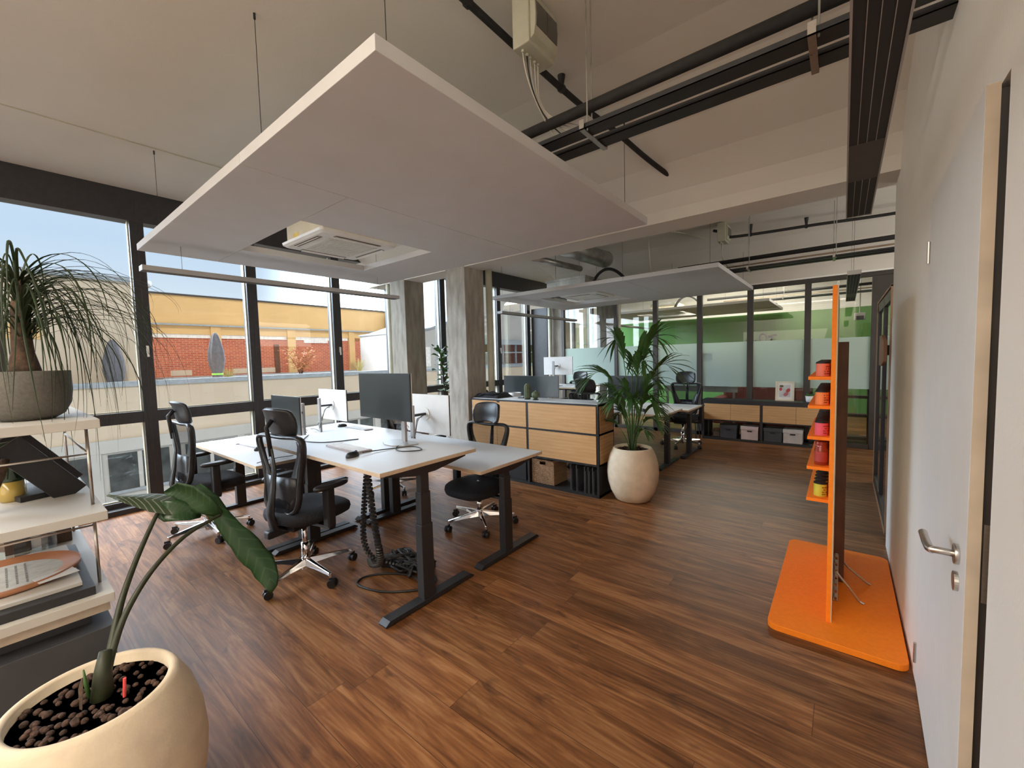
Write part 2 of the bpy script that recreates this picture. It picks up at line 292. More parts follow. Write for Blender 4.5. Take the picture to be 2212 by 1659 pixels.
MT = dict(
    floor=floor_mat(),
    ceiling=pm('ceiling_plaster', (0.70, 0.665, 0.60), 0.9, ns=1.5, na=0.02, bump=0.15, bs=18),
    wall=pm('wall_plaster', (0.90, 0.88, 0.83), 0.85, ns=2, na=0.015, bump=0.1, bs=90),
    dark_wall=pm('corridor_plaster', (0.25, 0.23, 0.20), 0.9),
    frame=pm('anthracite_aluminium', (0.030, 0.029, 0.031), 0.42, ns=20, na=0.1),
    pane_strip=pm('pale_pane_strip', (0.55, 0.53, 0.40), 0.5),
    brown_frame=pm('bronze_steel_profile', (0.050, 0.042, 0.036), 0.5),
    glass=glass_mat('window_glass', (0.97, 0.985, 0.98), 0.5),
    pglass=glass_mat('partition_glass', (0.94, 0.965, 0.95), 1.0),
    frost=frost_mat(),
    white=pm('white_laminate', (0.62, 0.63, 0.64), 0.42, ns=3, na=0.01),
    ply=pm('birch_ply_edge', (0.62, 0.47, 0.32), 0.6, ns=40, na=0.1, stretch=(1, 1, 8)),
    shelf=pm('shelf_board', (0.52, 0.50, 0.46), 0.5, ns=3, na=0.02),
    shelf_edge=pm('shelf_board_edge', (0.56, 0.49, 0.40), 0.6, ns=30, na=0.06),
    canopy=pm('acoustic_felt', (0.60, 0.59, 0.585), 0.95, ns=4, na=0.015, bump=0.1, bs=300),
    black=pm('black_powder_coat', (0.020, 0.020, 0.022), 0.45, ns=60, na=0.1, bump=0.05, bs=400),
    black_plastic=pm('black_plastic', (0.018, 0.018, 0.020), 0.38, ns=30, na=0.1),
    black_fabric=pm('black_fabric', (0.014, 0.015, 0.020), 0.85, ns=80, na=0.25, bump=0.3, bs=500),
    charcoal=pm('charcoal_board', (0.055, 0.058, 0.066), 0.6),
    mesh=mesh_fabric_mat(),
    leather=pm('black_leather', (0.020, 0.020, 0.022), 0.38, ns=40, na=0.1, bump=0.15, bs=200),
    chrome=pm('polished_chrome', (0.80, 0.80, 0.82), 0.10, 1.0, na=0.02),
    steel=pm('brushed_steel', (0.62, 0.59, 0.55), 0.28, 1.0, ns=40, na=0.06, stretch=(1, 1, 12)),
    galv=pm('galvanised_sheet', (0.50, 0.50, 0.47), 0.38, 0.85, ns=9, na=0.15),
    silver=pm('satin_silver', (0.42, 0.41, 0.40), 0.4, 0.5, na=0.03),
    screen=pm('dark_screen', (0.018, 0.024, 0.026), 0.28, na=0.02),
    mon_white=pm('white_monitor_back', (0.78, 0.76, 0.73), 0.5, na=0.02),
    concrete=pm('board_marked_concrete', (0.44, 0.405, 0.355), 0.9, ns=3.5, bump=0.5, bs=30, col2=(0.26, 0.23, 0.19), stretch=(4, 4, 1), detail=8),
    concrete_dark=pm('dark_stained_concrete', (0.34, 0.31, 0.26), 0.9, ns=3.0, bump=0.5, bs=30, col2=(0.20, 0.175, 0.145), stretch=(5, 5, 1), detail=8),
    oak=wood_mat('oak_veneer', (0.50, 0.265, 0.10), (0.64, 0.375, 0.165), 1.0, 0),
    oak_side=wood_mat('oak_veneer_side', (0.36, 0.20, 0.085), (0.60, 0.38, 0.18), 1.0, 1),
    post=wood_mat('brown_timber', (0.090, 0.032, 0.014), (0.165, 0.065, 0.030), 1.0, 2, 0.6),
    orange=pm('orange_lacquer', (1.0, 0.235, 0.002), 0.7, ns=50, na=0.04, bump=0.03, bs=300),
    stone=pm('cast_stone_pot', (0.70, 0.585, 0.43), 0.75, ns=14, na=0.05, bump=0.12, bs=120),
    grey_pot=pm('grey_fibre_pot', (0.12, 0.11, 0.095), 0.8, ns=90, na=0.1, bump=0.1, bs=300),
    soil=pm('clay_granulate', (0.085, 0.045, 0.030), 0.9, ns=70, na=0.4, bump=0.6, bs=80),
    palm=leaf_mat('kentia_leaf', (0.045, 0.115, 0.028), (0.085, 0.18, 0.045), 0.42),
    pony=leaf_mat('ponytail_leaf', (0.022, 0.035, 0.016), (0.035, 0.058, 0.022), 0.5),
    fig=leaf_mat('fiddle_leaf', (0.045, 0.120, 0.028), (0.080, 0.180, 0.045), 0.4),
    alo=leaf_mat('elephant_ear_leaf', (0.018, 0.050, 0.020), (0.035, 0.085, 0.030), 0.25, vein=(0.040, 0.095, 0.038), vs=3.2),
    alo2=leaf_mat('elephant_ear_underside', (0.050, 0.085, 0.040), (0.10, 0.14, 0.08), 0.3, vein=(0.34, 0.37, 0.32), vs=5.5),
    stem=pm('dark_green_stem', (0.030, 0.036, 0.016), 0.5, ns=30, na=0.2),
    bark=pm('brown_bark', (0.085, 0.050, 0.030), 0.9, ns=30, na=0.3, bump=0.5, bs=60),
    cactus=pm('cactus_skin', (0.11, 0.135, 0.070), 0.6, ns=40, na=0.15),
    weave=weave_mat(),
    plastic_white=pm('aircon_white_plastic', (0.74, 0.73, 0.69), 0.45, na=0.02),
    aircon_body=pm('aircon_cream_case', (0.72, 0.66, 0.50), 0.7, na=0.03),
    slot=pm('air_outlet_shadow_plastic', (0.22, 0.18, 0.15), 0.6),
    boxgrey=pm('pale_grey_plastic', (0.50, 0.49, 0.38), 0.6, na=0.04),
    smoked=pm('smoked_cover', (0.10, 0.095, 0.08), 0.18),
    cable=pm('black_rubber', (0.016, 0.016, 0.017), 0.5),
    white_cable=pm('white_cable', (0.62, 0.58, 0.50), 0.5),
    insul=pm('black_pipe_insulation', (0.022, 0.021, 0.020), 0.8, ns=30, na=0.15),
    copper=pm('copper_tube', (0.55, 0.40, 0.28), 0.4, 0.6),
    copper_trim=pm('copper_trim', (0.46, 0.30, 0.20), 0.5, 0.3),
    handle_wood=pm('walnut_handle', (0.32, 0.15, 0.07), 0.55),
    white_paint=pm('white_door_lacquer', (0.90, 0.895, 0.87), 0.55, na=0.01),
    tan=pm('tan_door_edge', (0.52, 0.42, 0.31), 0.7),
    yellow=pm('yellow_stucco', (0.70, 0.46, 0.21), 0.95, ns=1.2, na=0.03, detail=6),
    cream=pm('cream_render', (0.60, 0.50, 0.385), 0.95, ns=1.2, na=0.02),
    greyrender=pm('grey_render', (0.50, 0.49, 0.47), 0.95, ns=1.5, na=0.03),
    coping=pm('zinc_coping', (0.33, 0.37, 0.41), 0.5),
    brick=brick_mat(),
    blind=pm('white_blind', (0.82, 0.80, 0.78), 0.8),
    darkglass=pm('dark_glazing', (0.060, 0.070, 0.070), 0.12, ns=2, na=0.4),
    umbrella=pm('grey_umbrella_cover', (0.14, 0.14, 0.16), 0.8, ns=10, na=0.1),
    lime=pm('lime_strap', (0.35, 0.85, 0.15), 0.6),
    bush=pm('autumn_leaves', (0.36, 0.26, 0.10), 0.8, col2=(0.55, 0.14, 0.09)),
    grass=pm('dry_grass', (0.38, 0.34, 0.13), 0.9, na=0.15),
    green_wall=pm('green_wall_paint', (0.115, 0.27, 0.07), 0.9, ns=1.0, na=0.05),
    label_coral=pm('coral_label', (0.82, 0.19, 0.11), 0.5), label_orange=pm('orange_label', (0.88, 0.25, 0.06), 0.5),
    label_pink=pm('pink_label', (0.82, 0.11, 0.16), 0.5), label_lime=pm('lime_label', (0.62, 0.55, 0.05), 0.5),
    label_ink=pm('dark_label_print', (0.20, 0.05, 0.03), 0.6),
    redglass=pm('red_jar_glass', (0.30, 0.035, 0.02), 0.08, coat=0.6),
    lid=pm('black_lid', (0.008, 0.007, 0.007), 0.6),
    pinkbox=pm('pale_pink_cardboard', (0.60, 0.46, 0.43), 0.8), lightbox=pm('light_grey_cardboard', (0.55, 0.51, 0.48), 0.8),
    cream_frame=pm('cream_frame', (0.70, 0.62, 0.46), 0.6), mat_board=pm('passepartout', (0.80, 0.74, 0.66), 0.9),
    photo_grey=pm('photo_print_grey', (0.42, 0.42, 0.40), 0.6, ns=14, col2=(0.65, 0.62, 0.58)),
    photo_red=pm('photo_print_red', (0.42, 0.05, 0.04), 0.5, na=0.1), photo_pink=pm('photo_print_pink', (0.45, 0.14, 0.15), 0.5, na=0.1),
    photo_green=pm('photo_print_green', (0.10, 0.07, 0.02), 0.5, na=0.2),
    porcelain=pm('white_porcelain', (0.80, 0.80, 0.79), 0.25),
    greenvase=pm('green_bottle_glass', (0.015, 0.035, 0.018), 0.08, coat=0.5),
    amber=pm('amber_glass', (0.42, 0.30, 0.07), 0.15, coat=0.4),
    woodring=pm('red_oak_rim', (0.45, 0.20, 0.10), 0.5),
    paper=pm('printed_paper', (0.50, 0.48, 0.42), 0.9, ns=30, na=0.08), ink=pm('grey_ink', (0.20, 0.18, 0.16), 0.9),
    crystal=glass_mat('crystal', (0.85, 0.88, 0.86), 3.0, 0.05),
    red_note=pm('red_notice_paper', (0.85, 0.10, 0.10), 0.7),
    sofa=pm('dusty_pink_upholstery', (0.30, 0.10, 0.09), 0.9), brownshelf=pm('dark_brown_shelf', (0.085, 0.055, 0.04), 0.7),
    keyb=pm('keyboard_white', (0.72, 0.70, 0.68), 0.5), keyp=pm('keyboard_base_lilac', (0.45, 0.40, 0.42), 0.5),
    sticker=pm('yellow_sticker', (0.80, 0.58, 0.12), 0.6), white_cap=pm('white_clip', (0.85, 0.85, 0.83), 0.4),
    basketin=pm('black_crate', (0.012, 0.012, 0.014), 0.6),
)

# ------------------------------------------------------------------ mesh helpers
class MB:
    def __init__(s): s.v = []; s.f = []; s.uv = {}
    def add(s, vs, fs):
        o = len(s.v); s.v += [tuple(v) for v in vs]; s.f += [tuple(i + o for i in f) for f in fs]; return s
    def box(s, x0, y0, z0, x1, y1, z1):
        return s.add([(x0,y0,z0),(x1,y0,z0),(x1,y1,z0),(x0,y1,z0),(x0,y0,z1),(x1,y0,z1),(x1,y1,z1),(x0,y1,z1)],
                     [(0,3,2,1),(4,5,6,7),(0,1,5,4),(1,2,6,5),(2,3,7,6),(3,0,4,7)])
    def cbox(s, c, d, R=None):
        h = [Vector((a*d[0]/2, b*d[1]/2, e*d[2]/2)) for e in (-1,1) for a,b in ((-1,-1),(1,-1),(1,1),(-1,1))]
        if R is not None: h = [R @ q for q in h]
        c = Vector(c)
        return s.add([c+q for q in h], [(0,3,2,1),(4,5,6,7),(0,1,5,4),(1,2,6,5),(2,3,7,6),(3,0,4,7)])
    def cyl(s, p0, p1, r0, r1=None, n=16): return s.tube([p0, p1], [r0, r0 if r1 is None else r1], n)
    def tube(s, pts, r, n=8, caps=True, flat=1.0):
        pts = [Vector(p) for p in pts]
        rs = r if isinstance(r, (list, tuple)) else [r]*len(pts)
        t0 = (pts[1]-pts[0]).normalized()
        up = Vector((0,0,1)) if abs(t0.z) < 0.95 else Vector((1,0,0))
        nx = t0.cross(up).normalized(); ny = nx.cross(t0).normalized()
        vs = []; fs = []
        for i, p in enumerate(pts):
            if i == 0: t = pts[1]-pts[0]
            elif i == len(pts)-1: t = pts[-1]-pts[-2]
            else: t = (pts[i+1]-pts[i]).normalized() + (pts[i]-pts[i-1]).normalized()
            if t.length < 1e-9: t = t0
            t = t.normalized()
            nx = (nx - t*nx.dot(t)).normalized(); ny = t.cross(nx).normalized()
            for k in range(n):
                a = 2*PI*k/n
                vs.append(p + nx*math.cos(a)*rs[i] + ny*math.sin(a)*rs[i]*flat)
        for i in range(len(pts)-1):
            for k in range(n):
                a, b = i*n+k, i*n+(k+1) % n
                fs.append((a, b, b+n, a+n))
        if caps:
            fs.append(tuple(range(n))[::-1]); fs.append(tuple((len(pts)-1)*n+k for k in range(n)))
        return s.add(vs, fs)
    def lathe(s, prof, c=(0,0,0), n=32, ribs=0, amp=0.0):
        c = Vector(c); vs = []; fs = []
        for (r, z) in prof:
            for k in range(n):
                a = 2*PI*k/n
                q = r*(1 + (amp*math.cos(ribs*a) if ribs else 0))
                vs.append(c + Vector((q*math.cos(a), q*math.sin(a), z)))
        for i in range(len(prof)-1):
            for k in range(n):
                a, b = i*n+k, i*n+(k+1) % n
                fs.append((a, b, b+n, a+n))
        fs.append(tuple(range(n))[::-1]); fs.append(tuple((len(prof)-1)*n+k for k in range(n)))
        return s.add(vs, fs)
    def prism(s, poly, a, b, axis='x'):
        n = len(poly)
        def P(p, t):
            if axis == 'x': return (t, p[0], p[1])
            if axis == 'y': return (p[0], t, p[1])
            return (p[0], p[1], t)
        vs = [P(p, a) for p in poly] + [P(p, b) for p in poly]
        fs = [(i, (i+1) % n, (i+1) % n + n, i+n) for i in range(n)] + [tuple(range(n))[::-1], tuple(range(n, 2*n))]
        return s.add(vs, fs)
    def grid(s, rows):
        n = len(rows[0]); vs = [p for r in rows for p in r]; fs = []
        for i in range(len(rows)-1):
            for k in range(n-1): fs.append((i*n+k, i*n+k+1, (i+1)*n+k+1, (i+1)*n+k))
        return s.add(vs, fs)
    def ball(s, c, r, n=12, m=8, sz=1.0):
        return s.lathe([(max(1e-4, r*math.sin(PI*i/m)), -r*sz*math.cos(PI*i/m)) for i in range(m+1)], c, n)
    def build(s, name, mat, parent=None, world=False, smooth=False, bevel=0.0, seg=2, kind=None, solid=0.0, uv=None):
        me = bpy.data.meshes.new(name)
        vs = s.v
        if world and parent is not None:
            l = parent.location
            vs = [(v[0]-l[0], v[1]-l[1], v[2]-l[2]) for v in vs]
        me.from_pydata(vs, [], s.f)
        me.validate(); me.update()
        me.materials.append(MT[mat] if isinstance(mat, str) else mat)
        if uv is not None:
            lay = me.uv_layers.new(name='uv')
            for lp in me.loops: lay.data[lp.index].uv = uv[lp.vertex_index]
        if smooth:
            for p in me.polygons: p.use_smooth = True
        o = bpy.data.objects.new(name, me); C.objects.link(o)
        if parent is not None: o.parent = parent
        if solid:
            md = o.modifiers.new('solid', 'SOLIDIFY'); md.thickness = solid; md.offset = 0
        if bevel:
            md = o.modifiers.new('bevel', 'BEVEL'); md.width = bevel; md.segments = seg; md.limit_method = 'ANGLE'; md.angle_limit = 0.6
        if kind: o['kind'] = kind
        return o
def fix_normals(o):
    import bmesh
    bm = bmesh.new(); bm.from_mesh(o.data); bmesh.ops.recalc_face_normals(bm, faces=bm.faces); bm.to_mesh(o.data); bm.free(); return o
def tag(o, label, cat, group=None, kind=None):
    o['label'] = label; o['category'] = cat
    if group: o['group'] = group
    if kind: o['kind'] = kind
    return o
def thing(name, label, cat, loc=(0,0,0), rz=0.0, group=None):
    o = bpy.data.objects.new(name, None); C.objects.link(o); o.empty_display_size = 0.1
    o.location = loc; o.rotation_euler = (0, 0, rz)
    return tag(o, label, cat, group)
def dup(root, loc=None, rz=None, label=None, group=None):
    def cp(o, par):
        c = o.copy(); C.objects.link(c)
        if par is not None: c.parent = par
        for ch in kids.get(o.name, []): cp(ch, c)
        return c
    kids = {}
    for o in list(C.objects):
        if o.parent: kids.setdefault(o.parent.name, []).append(o)
    r = cp(root, None)
    if loc is not None: r.location = loc
    if rz is not None: r.rotation_euler = (0, 0, rz)
    if label: r['label'] = label
    if group: r['group'] = group
    return r
def lerp(a, b, t): return a + (b-a)*t
def bez(p0, p1, p2, p3, n=16):
    p0, p1, p2, p3 = map(Vector, (p0, p1, p2, p3)); out = []
    for i in range(n+1):
        t = i/n; u = 1-t
        out.append(p0*u**3 + p1*3*u*u*t + p2*3*u*t*t + p3*t**3)
    return out
def cr_spline(P, n=8):
    P = [Vector(p) for p in P]; Q = [P[0]*2-P[1]] + P + [P[-1]*2-P[-2]]; out = []
    for i in range(1, len(Q)-2):
        for k in range(n):
            t = k/n
            out.append(0.5*((2*Q[i]) + (Q[i+1]-Q[i-1])*t + (2*Q[i-1]-5*Q[i]+4*Q[i+1]-Q[i+2])*t*t + (3*Q[i]-Q[i-1]-3*Q[i+1]+Q[i+2])*t**3))
    out.append(P[-1]); return out

# ================================================================== THE ROOM
def struct(name, mb, mat, **k):
    return mb.build(name, mat, kind='structure', **k)
XG = -5.95
struct('floor', MB().box(-6.05, -2.6, -0.15, 2.3, 12.6, 0.0), 'floor')
near_prof = [(-2.6, 3.36), (2.55, 3.36), (2.95, 3.32), (3.30, 3.225), (3.60, 3.085), (3.80, 2.92), (3.87, 2.80), (3.88, 2.70), (4.225, 2.70),
             (4.24, 2.82), (4.34, 2.96), (4.60, 3.12), (4.95, 3.25), (5.35, 3.33), (5.7, 3.36), (6.75, 3.36), (7.15, 3.32), (7.50, 3.225), (7.80, 3.085),
             (8.02, 2.92), (8.10, 2.80), (8.11, 2.66), (8.50, 2.66), (8.52, 2.82), (8.62, 2.96), (8.9, 3.12), (9.25, 3.25), (9.7, 3.34), (10.1, 3.36), (12.6, 3.36)]
flat_prof = [p for p in near_prof if p[0] < 6.0] + [(12.6, 3.36)]
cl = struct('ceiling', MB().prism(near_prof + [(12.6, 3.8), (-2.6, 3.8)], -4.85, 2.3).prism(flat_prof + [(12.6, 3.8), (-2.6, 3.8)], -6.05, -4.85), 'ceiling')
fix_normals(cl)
# right wall with the door opening, return at the beam, recess behind
w = MB().box(0.28, -2.6, 0, 0.50, 1.45, 3.4).box(0.28, 1.45, 2.114, 0.50, 2.496, 3.4).box(0.28, 2.496, 0, 0.50, 4.17, 3.4).box(0.50, 3.95, 0, 2.3, 4.17, 3.4)
struct('wall_right', w, 'wall')
struct('wall_right_recess', MB().box(2.1, 4.17, 0, 2.3, 12.6, 3.4), 'wall')
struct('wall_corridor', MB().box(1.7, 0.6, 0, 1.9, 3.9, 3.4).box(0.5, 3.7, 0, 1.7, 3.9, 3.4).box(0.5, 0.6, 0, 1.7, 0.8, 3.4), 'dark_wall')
struct('wall_back', MB().box(-6.05, -2.8, -0.15, 0.5, -2.6, 3.8), 'wall')
gw = MB().box(-5.85, 12.4, 0, 2.1, 12.6, 2.48)
struct('wall_green', gw, 'green_wall')
struct('wall_green_top', MB().box(-5.85, 12.42, 2.48, 2.1, 12.6, 3.36), 'wall')
# door leaf and its frame
dr = bpy.data.objects.new('door_1', None); C.objects.link(dr); dr['kind'] = 'structure'; dr.location = (0.279, 2.49, 0)
dr.rotation_euler = (0, 0, math.atan2(-0.029, -1.0) + PI)   # leaf runs towards -Y from the hinge
ang = math.atan2(0.029, 1.0)
dr.rotation_euler = (0, 0, -ang)
MB().box(0.0, -1.0, 0.008, 0.024, 0.0, 2.110).build('leaf', 'white_paint', dr, bevel=0.0015)
MB().box(0.0005, -1.003, 0.008, 0.024, -1.0, 2.108).build('leaf_edge', 'tan', dr)
MB().box(0.024, -0.985, 0.008, 0.055, -0.012, 2.098).build('painted_shade_rebate', 'brown_frame', dr)  # dark colour here paints in the shade of the gap at the jamb
MB().box(0.030, -0.9862, 0.86, 0.044, -0.985, 1.06).build('strike_plate', 'steel', dr)
h = MB().cyl((0.0, -0.90, 0.943), (-0.010, -0.90, 0.943), 0.027, n=24).cyl((-0.008, -0.90, 0.943), (-0.058, -0.90, 0.943), 0.0095, n=14)
h.tube([(-0.050, -0.905, 0.943), (-0.056, -0.895, 0.943), (-0.058, -0.84, 0.943), (-0.058, -0.765, 0.943)], 0.0105, n=14)
h.build('door_handle', 'steel', dr, smooth=True, bevel=0.001)
MB().cyl((0.0, -0.90, 0.868), (-0.009, -0.90, 0.868), 0.026, n=24).box(-0.0095, -0.9025, 0.857, -0.0088, -0.8975, 0.879).build('lock_rose', 'steel', dr, bevel=0.0015)
for z in (1.90, 0.14):
    MB().cyl((-0.004, 0.004, z-0.045), (-0.004, 0.004, z+0.045), 0.006, n=10).build('hinge', 'steel', dr)
fr = MB().box(0.345, 1.452, 0, 0.50, 1.468, 2.113).box(0.345, 2.484, 0, 0.50, 2.498, 2.113).box(0.345, 1.452, 2.104, 0.50, 2.498, 2.113)
struct('trim_1', fr, 'brown_frame')
# concrete columns and piers
def col(name, x0, y0, x1, y1, zt, mat):
    mb = MB().box(x0, y0, 0, x1, y1, zt)
    return struct(name, mb, mat, bevel=0.006)
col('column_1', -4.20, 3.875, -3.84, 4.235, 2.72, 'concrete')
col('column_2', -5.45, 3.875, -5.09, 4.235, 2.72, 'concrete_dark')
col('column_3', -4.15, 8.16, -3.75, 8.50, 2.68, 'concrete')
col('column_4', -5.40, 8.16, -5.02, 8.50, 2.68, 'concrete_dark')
# rain pipes beside the columns
for (x, y, nm, lb) in ((-5.55, 3.93, 'rain_pipe', 'pale vertical pipe on the near side of the dark concrete column by the window'), (-3.80, 4.30, 'rain_pipe', 'pale grey vertical pipe behind the light concrete column'), (-5.30, 8.08, 'rain_pipe', 'pale pipe standing before the far dark column at the glass partition')):
    t = tag(MB().cyl((x, y, 0), (x, y, 2.72), 0.045, n=20).build(nm, 'boxgrey', smooth=True), lb, 'pipe')

# ------------------------------------------------------------------ window wall (x = -5.85 is its inner face)
mull = [(-2.55, -2.43), (-1.15, -1.03), (-0.035, 0.085), (0.985, 1.10), (2.05, 2.165), (3.165, 3.285), (4.16, 4.275), (5.25, 5.37), (6.865, 6.985), (7.95, 8.07), (9.0, 9.12), (10.1, 10.22), (11.2, 11.32), (12.3, 12.4)]
for i, ((a0, a1), (b0, b1)) in enumerate(zip(mull[:-1], mull[1:])):
    w = bpy.data.objects.new('window_%d' % (i+1), None); C.objects.link(w); w['kind'] = 'structure'; w.location = (-5.9, (a1+b0)/2, 0)
    f = MB().box(-6.01, a1-0.0, 0.0, -5.85, a1+0.0001, 3.36) if False else MB()
    m0 = (a0+a1)/2; m1 = (b0+b1)/2
    f.box(-6.01, m0, 0.04, -5.85, a1, 3.04).box(-6.01, b0, 0.04, -5.85, m1, 3.04)
    f.box(-6.01, m0, 3.04, -5.845, m1, 3.36)
    f.box(-6.01, a1, 0.92, -5.86, b0, 1.04)
    f.box(-6.01, m0, 0.0, -5.76, m1, 0.05).box(-6.01, a1, 0.05, -5.88, b0, 0.10)
    f.build('window_frame', 'frame', w, world=True, bevel=0.002)
    g = MB().box(-5.955, a1, 0.10, -5.945, b0, 0.92).box(-5.955, a1, 1.04, -5.945, b0, 3.04)
    g.build('pane', 'glass', w, world=True)
    q = MB()
    for (z0, z1) in ((0.10, 0.92), (1.04, 3.04)):
        q.box(-5.945, b0-0.010, z0, -5.90, b0-0.001, z1).box(-5.945, a1+0.001, z0, -5.925, a1+0.010, z1).box(-5.945, a1, z0+0.001, -5.925, b0, z0+0.012)
    q.build('pane_strip', 'pane_strip', w, world=True)  # thin pale strips along the pane edges
    if i in (3, 5, 8):
        yy = a1 - 0.045
        MB().box(-5.85, yy-0.011, 1.66, -5.838, yy+0.011, 1.74).box(-5.838, yy-0.009, 1.62, -5.818, yy+0.009, 1.735).build('window_handle', 'white_cap', w, world=True, bevel=0.004)
# far-end frame of the glazing seen beside column_2
struct('trim_2', MB().box(-5.85, 4.275, 0, -5.80, 4.33, 3.36).box(-5.85, 8.12, 0, -5.40, 8.20, 2.66), 'frame')

# ------------------------------------------------------------------ glass partition at y = 8.15
part = bpy.data.objects.new('wall_partition', None); C.objects.link(part); part['kind'] = 'structure'; part.location = (-2, 8.15, 0)
posts = [(-5.02, -4.95), (-3.74, -3.67), (-2.928, -2.838), (-2.112, -2.025), (-1.298, -1.210), (-0.492, -0.408), (0.317, 0.62)]
for (a, b) in posts: MB().box(a, 8.12, 0, b, 8.20, 2.58).build('post', 'brown_frame', part, world=True, bevel=0.003)
MB().box(-5.02, 8.12, 2.57, 2.1, 8.20, 2.635).box(-5.02, 8.12, 0, 0.33, 8.20, 0.07).build('rail', 'brown_frame', part, world=True, bevel=0.003)
MB().box(-5.02, 8.105, 2.637, 2.1, 8.20, 2.66).build('bead', 'wall', part, world=True)
for (a, b) in zip(posts[:-1], posts[1:]):
    if b[0] - a[1] < 0.1 or a[1] < -4.8 and False: continue
    MB().box(a[1], 8.155, 0.07, b[0], 8.163, 2.57).build('pane', 'pglass', part, world=True)
    MB().box(a[1]+0.004, 8.1505, 0.905, b[0]-0.004, 8.1525, 1.69).build('film', 'frost', part, world=True)
MB().box(0.62, 8.12, 0, 2.1, 8.2, 2.57).build('infill_panel', 'brown_frame', part, world=True)

# a conduit line on the ceiling near the windows
tag(MB().tube([(-4.62, -2.4, 3.356), (-4.60, 1.2, 3.356), (-4.585, 2.4, 3.356)], 0.004, n=6).build('ceiling_cable', 'boxgrey'), 'thin grey cable running along the ceiling near the windows', 'cable')

# ================================================================== CANOPIES, AIR CONDITIONERS, LINEAR LAMPS
def make_canopy():
    t = thing('acoustic_canopy', 'large white suspended acoustic ceiling canopy over the near desks', 'ceiling panel', (-3.0, 2.06, 2.52))
    X0, X1, Y0, Y1 = -4.80, -1.215, 0.848, 3.268
    hx0, hx1, hy0, hy1 = -4.18, -3.04, 1.44, 2.645
    sx = -2.41; g = 0.002
    for (a, b, c, d) in ((sx+g, Y0, X1, Y1), (X0, Y0, sx-g, hy0-g), (X0, hy0+g, hx0, hy1-g), (hx1, hy0+g, sx-g, hy1-g), (X0, hy1+g, sx-g, Y1)):
        MB().box(a, b, 2.52, c, d, 2.575).build('panel', 'canopy', t, world=True, bevel=0.002)
    w_ = MB()
    for (x, y) in ((-2.47, 0.985), (-1.34, 0.985), (-4.66, 0.985), (-1.34, 3.13), (-2.47, 3.13), (-4.66, 3.13)):
        MB().cyl((x, y, 2.575), (x, y, 3.40 if y < 2 else 3.30), 0.0018, n=6).cyl((x, y, 3.33 if y < 2 else 3.24), (x, y, 3.362 if y < 2 else 3.29), 0.006, n=8).build('wire', 'cable', t, world=True)
    return t
canopy = make_canopy()
make_far = dup(canopy, (-2.955, 6.64, 2.52), 0, 'white acoustic canopy hanging over the far desks behind the first canopy')
for ch in [o for o in C.objects if o.parent == make_far and o.name.startswith('wire')]: ch.location.z += 0.0
dup(canopy, (-2.955, 11.0-0.05, 2.52), 0, 'white acoustic canopy seen through the glass partition in the far room')

def make_aircon():
    t = thing('ceiling_air_conditioner', 'white cassette air conditioner in the square hole of the near canopy', 'air conditioner', (-3.60, 2.06, 2.58))
    # local coordinates, panel bottom at z = 0
    S = 0.475
    def rrect(h, r, n=5):
        out = []
        for (cx, cy, a0) in ((h-r, h-r, 0), (-h+r, h-r, PI/2), (-h+r, -h+r, PI), (h-r, -h+r, 3*PI/2)):
            for k in range(n+1): out.append((cx+r*math.cos(a0+PI/2*k/n), cy+r*math.sin(a0+PI/2*k/n)))
        return out
    rings = [(0.475, 0.05, 0.045), (0.470, 0.05, 0.020), (0.440, 0.05, 0.0), (0.30, 0.01, 0.0)]
    mb = MB(); L_ = [[(x, y, z) for x, y in rrect(h_, r_)] for h_, r_, z in rings]
    n = len(L_[0]); vs = [p for l in L_ for p in l]; fs = []
    for i in range(len(L_)-1):
        for k in range(n): fs.append((i*n+k, (i+1)*n+k, (i+1)*n+(k+1) % n, i*n+(k+1) % n))
    fs.append(tuple(range(n)))
    mb.add(vs, fs); o = mb.build('fascia', 'plastic_white', t); fix_normals(o)
    MB().box(-0.42, -0.42, 0.045, 0.42, 0.42, 0.30).build('case', 'aircon_body', t)
    MB().box(-0.40, -0.46, 0.24, 0.40, 0.46, 0.32).build('mounting_plate', 'galv', t)
    gr = MB()
    for k in range(22):
        y = -0.28 + 0.56*k/21
        gr.cbox((0, y, -0.004), (0.57, 0.014, 0.012))
    gr.box(-0.29, -0.30, -0.008, 0.29, -0.288, 0.002).box(-0.29, 0.288, -0.008, 0.29, 0.30, 0.002).box(-0.30, -0.30, -0.008, -0.288, 0.30, 0.002).box(0.288, -0.30, -0.008, 0.30, 0.30, 0.002).box(-0.006, -0.29, -0.010, 0.006, 0.29, 0.0)
    gr.build('grille', 'plastic_white', t)
    MB().box(-0.295, -0.295, -0.0015, 0.295, 0.295, 0.004).build('grille_backing', 'galv', t)
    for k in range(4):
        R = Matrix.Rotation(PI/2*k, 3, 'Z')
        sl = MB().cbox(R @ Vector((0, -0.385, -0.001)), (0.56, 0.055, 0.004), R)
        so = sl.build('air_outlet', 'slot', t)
        MB().cbox(R @ Vector((0, -0.397, -0.008)), (0.54, 0.030, 0.005), R @ Matrix.Rotation(0.5, 3, 'X')).build('flap', 'plastic_white', so)
    MB().box(-0.27, -0.4215, 0.075, -0.13, -0.4205, 0.125).build('sticker', 'sticker', t)
    return t
ac = make_aircon(); ac.location = (-3.61, 2.055, 2.55); ac.scale = (0.77, 0.77, 0.77)
dup(ac, (-3.565, 6.645, 2.55), 0, 'white cassette air conditioner in the canopy over the far desks')
dup(ac, (-3.565, 10.95, 2.55), 0, 'white cassette air conditioner beyond the glass partition')

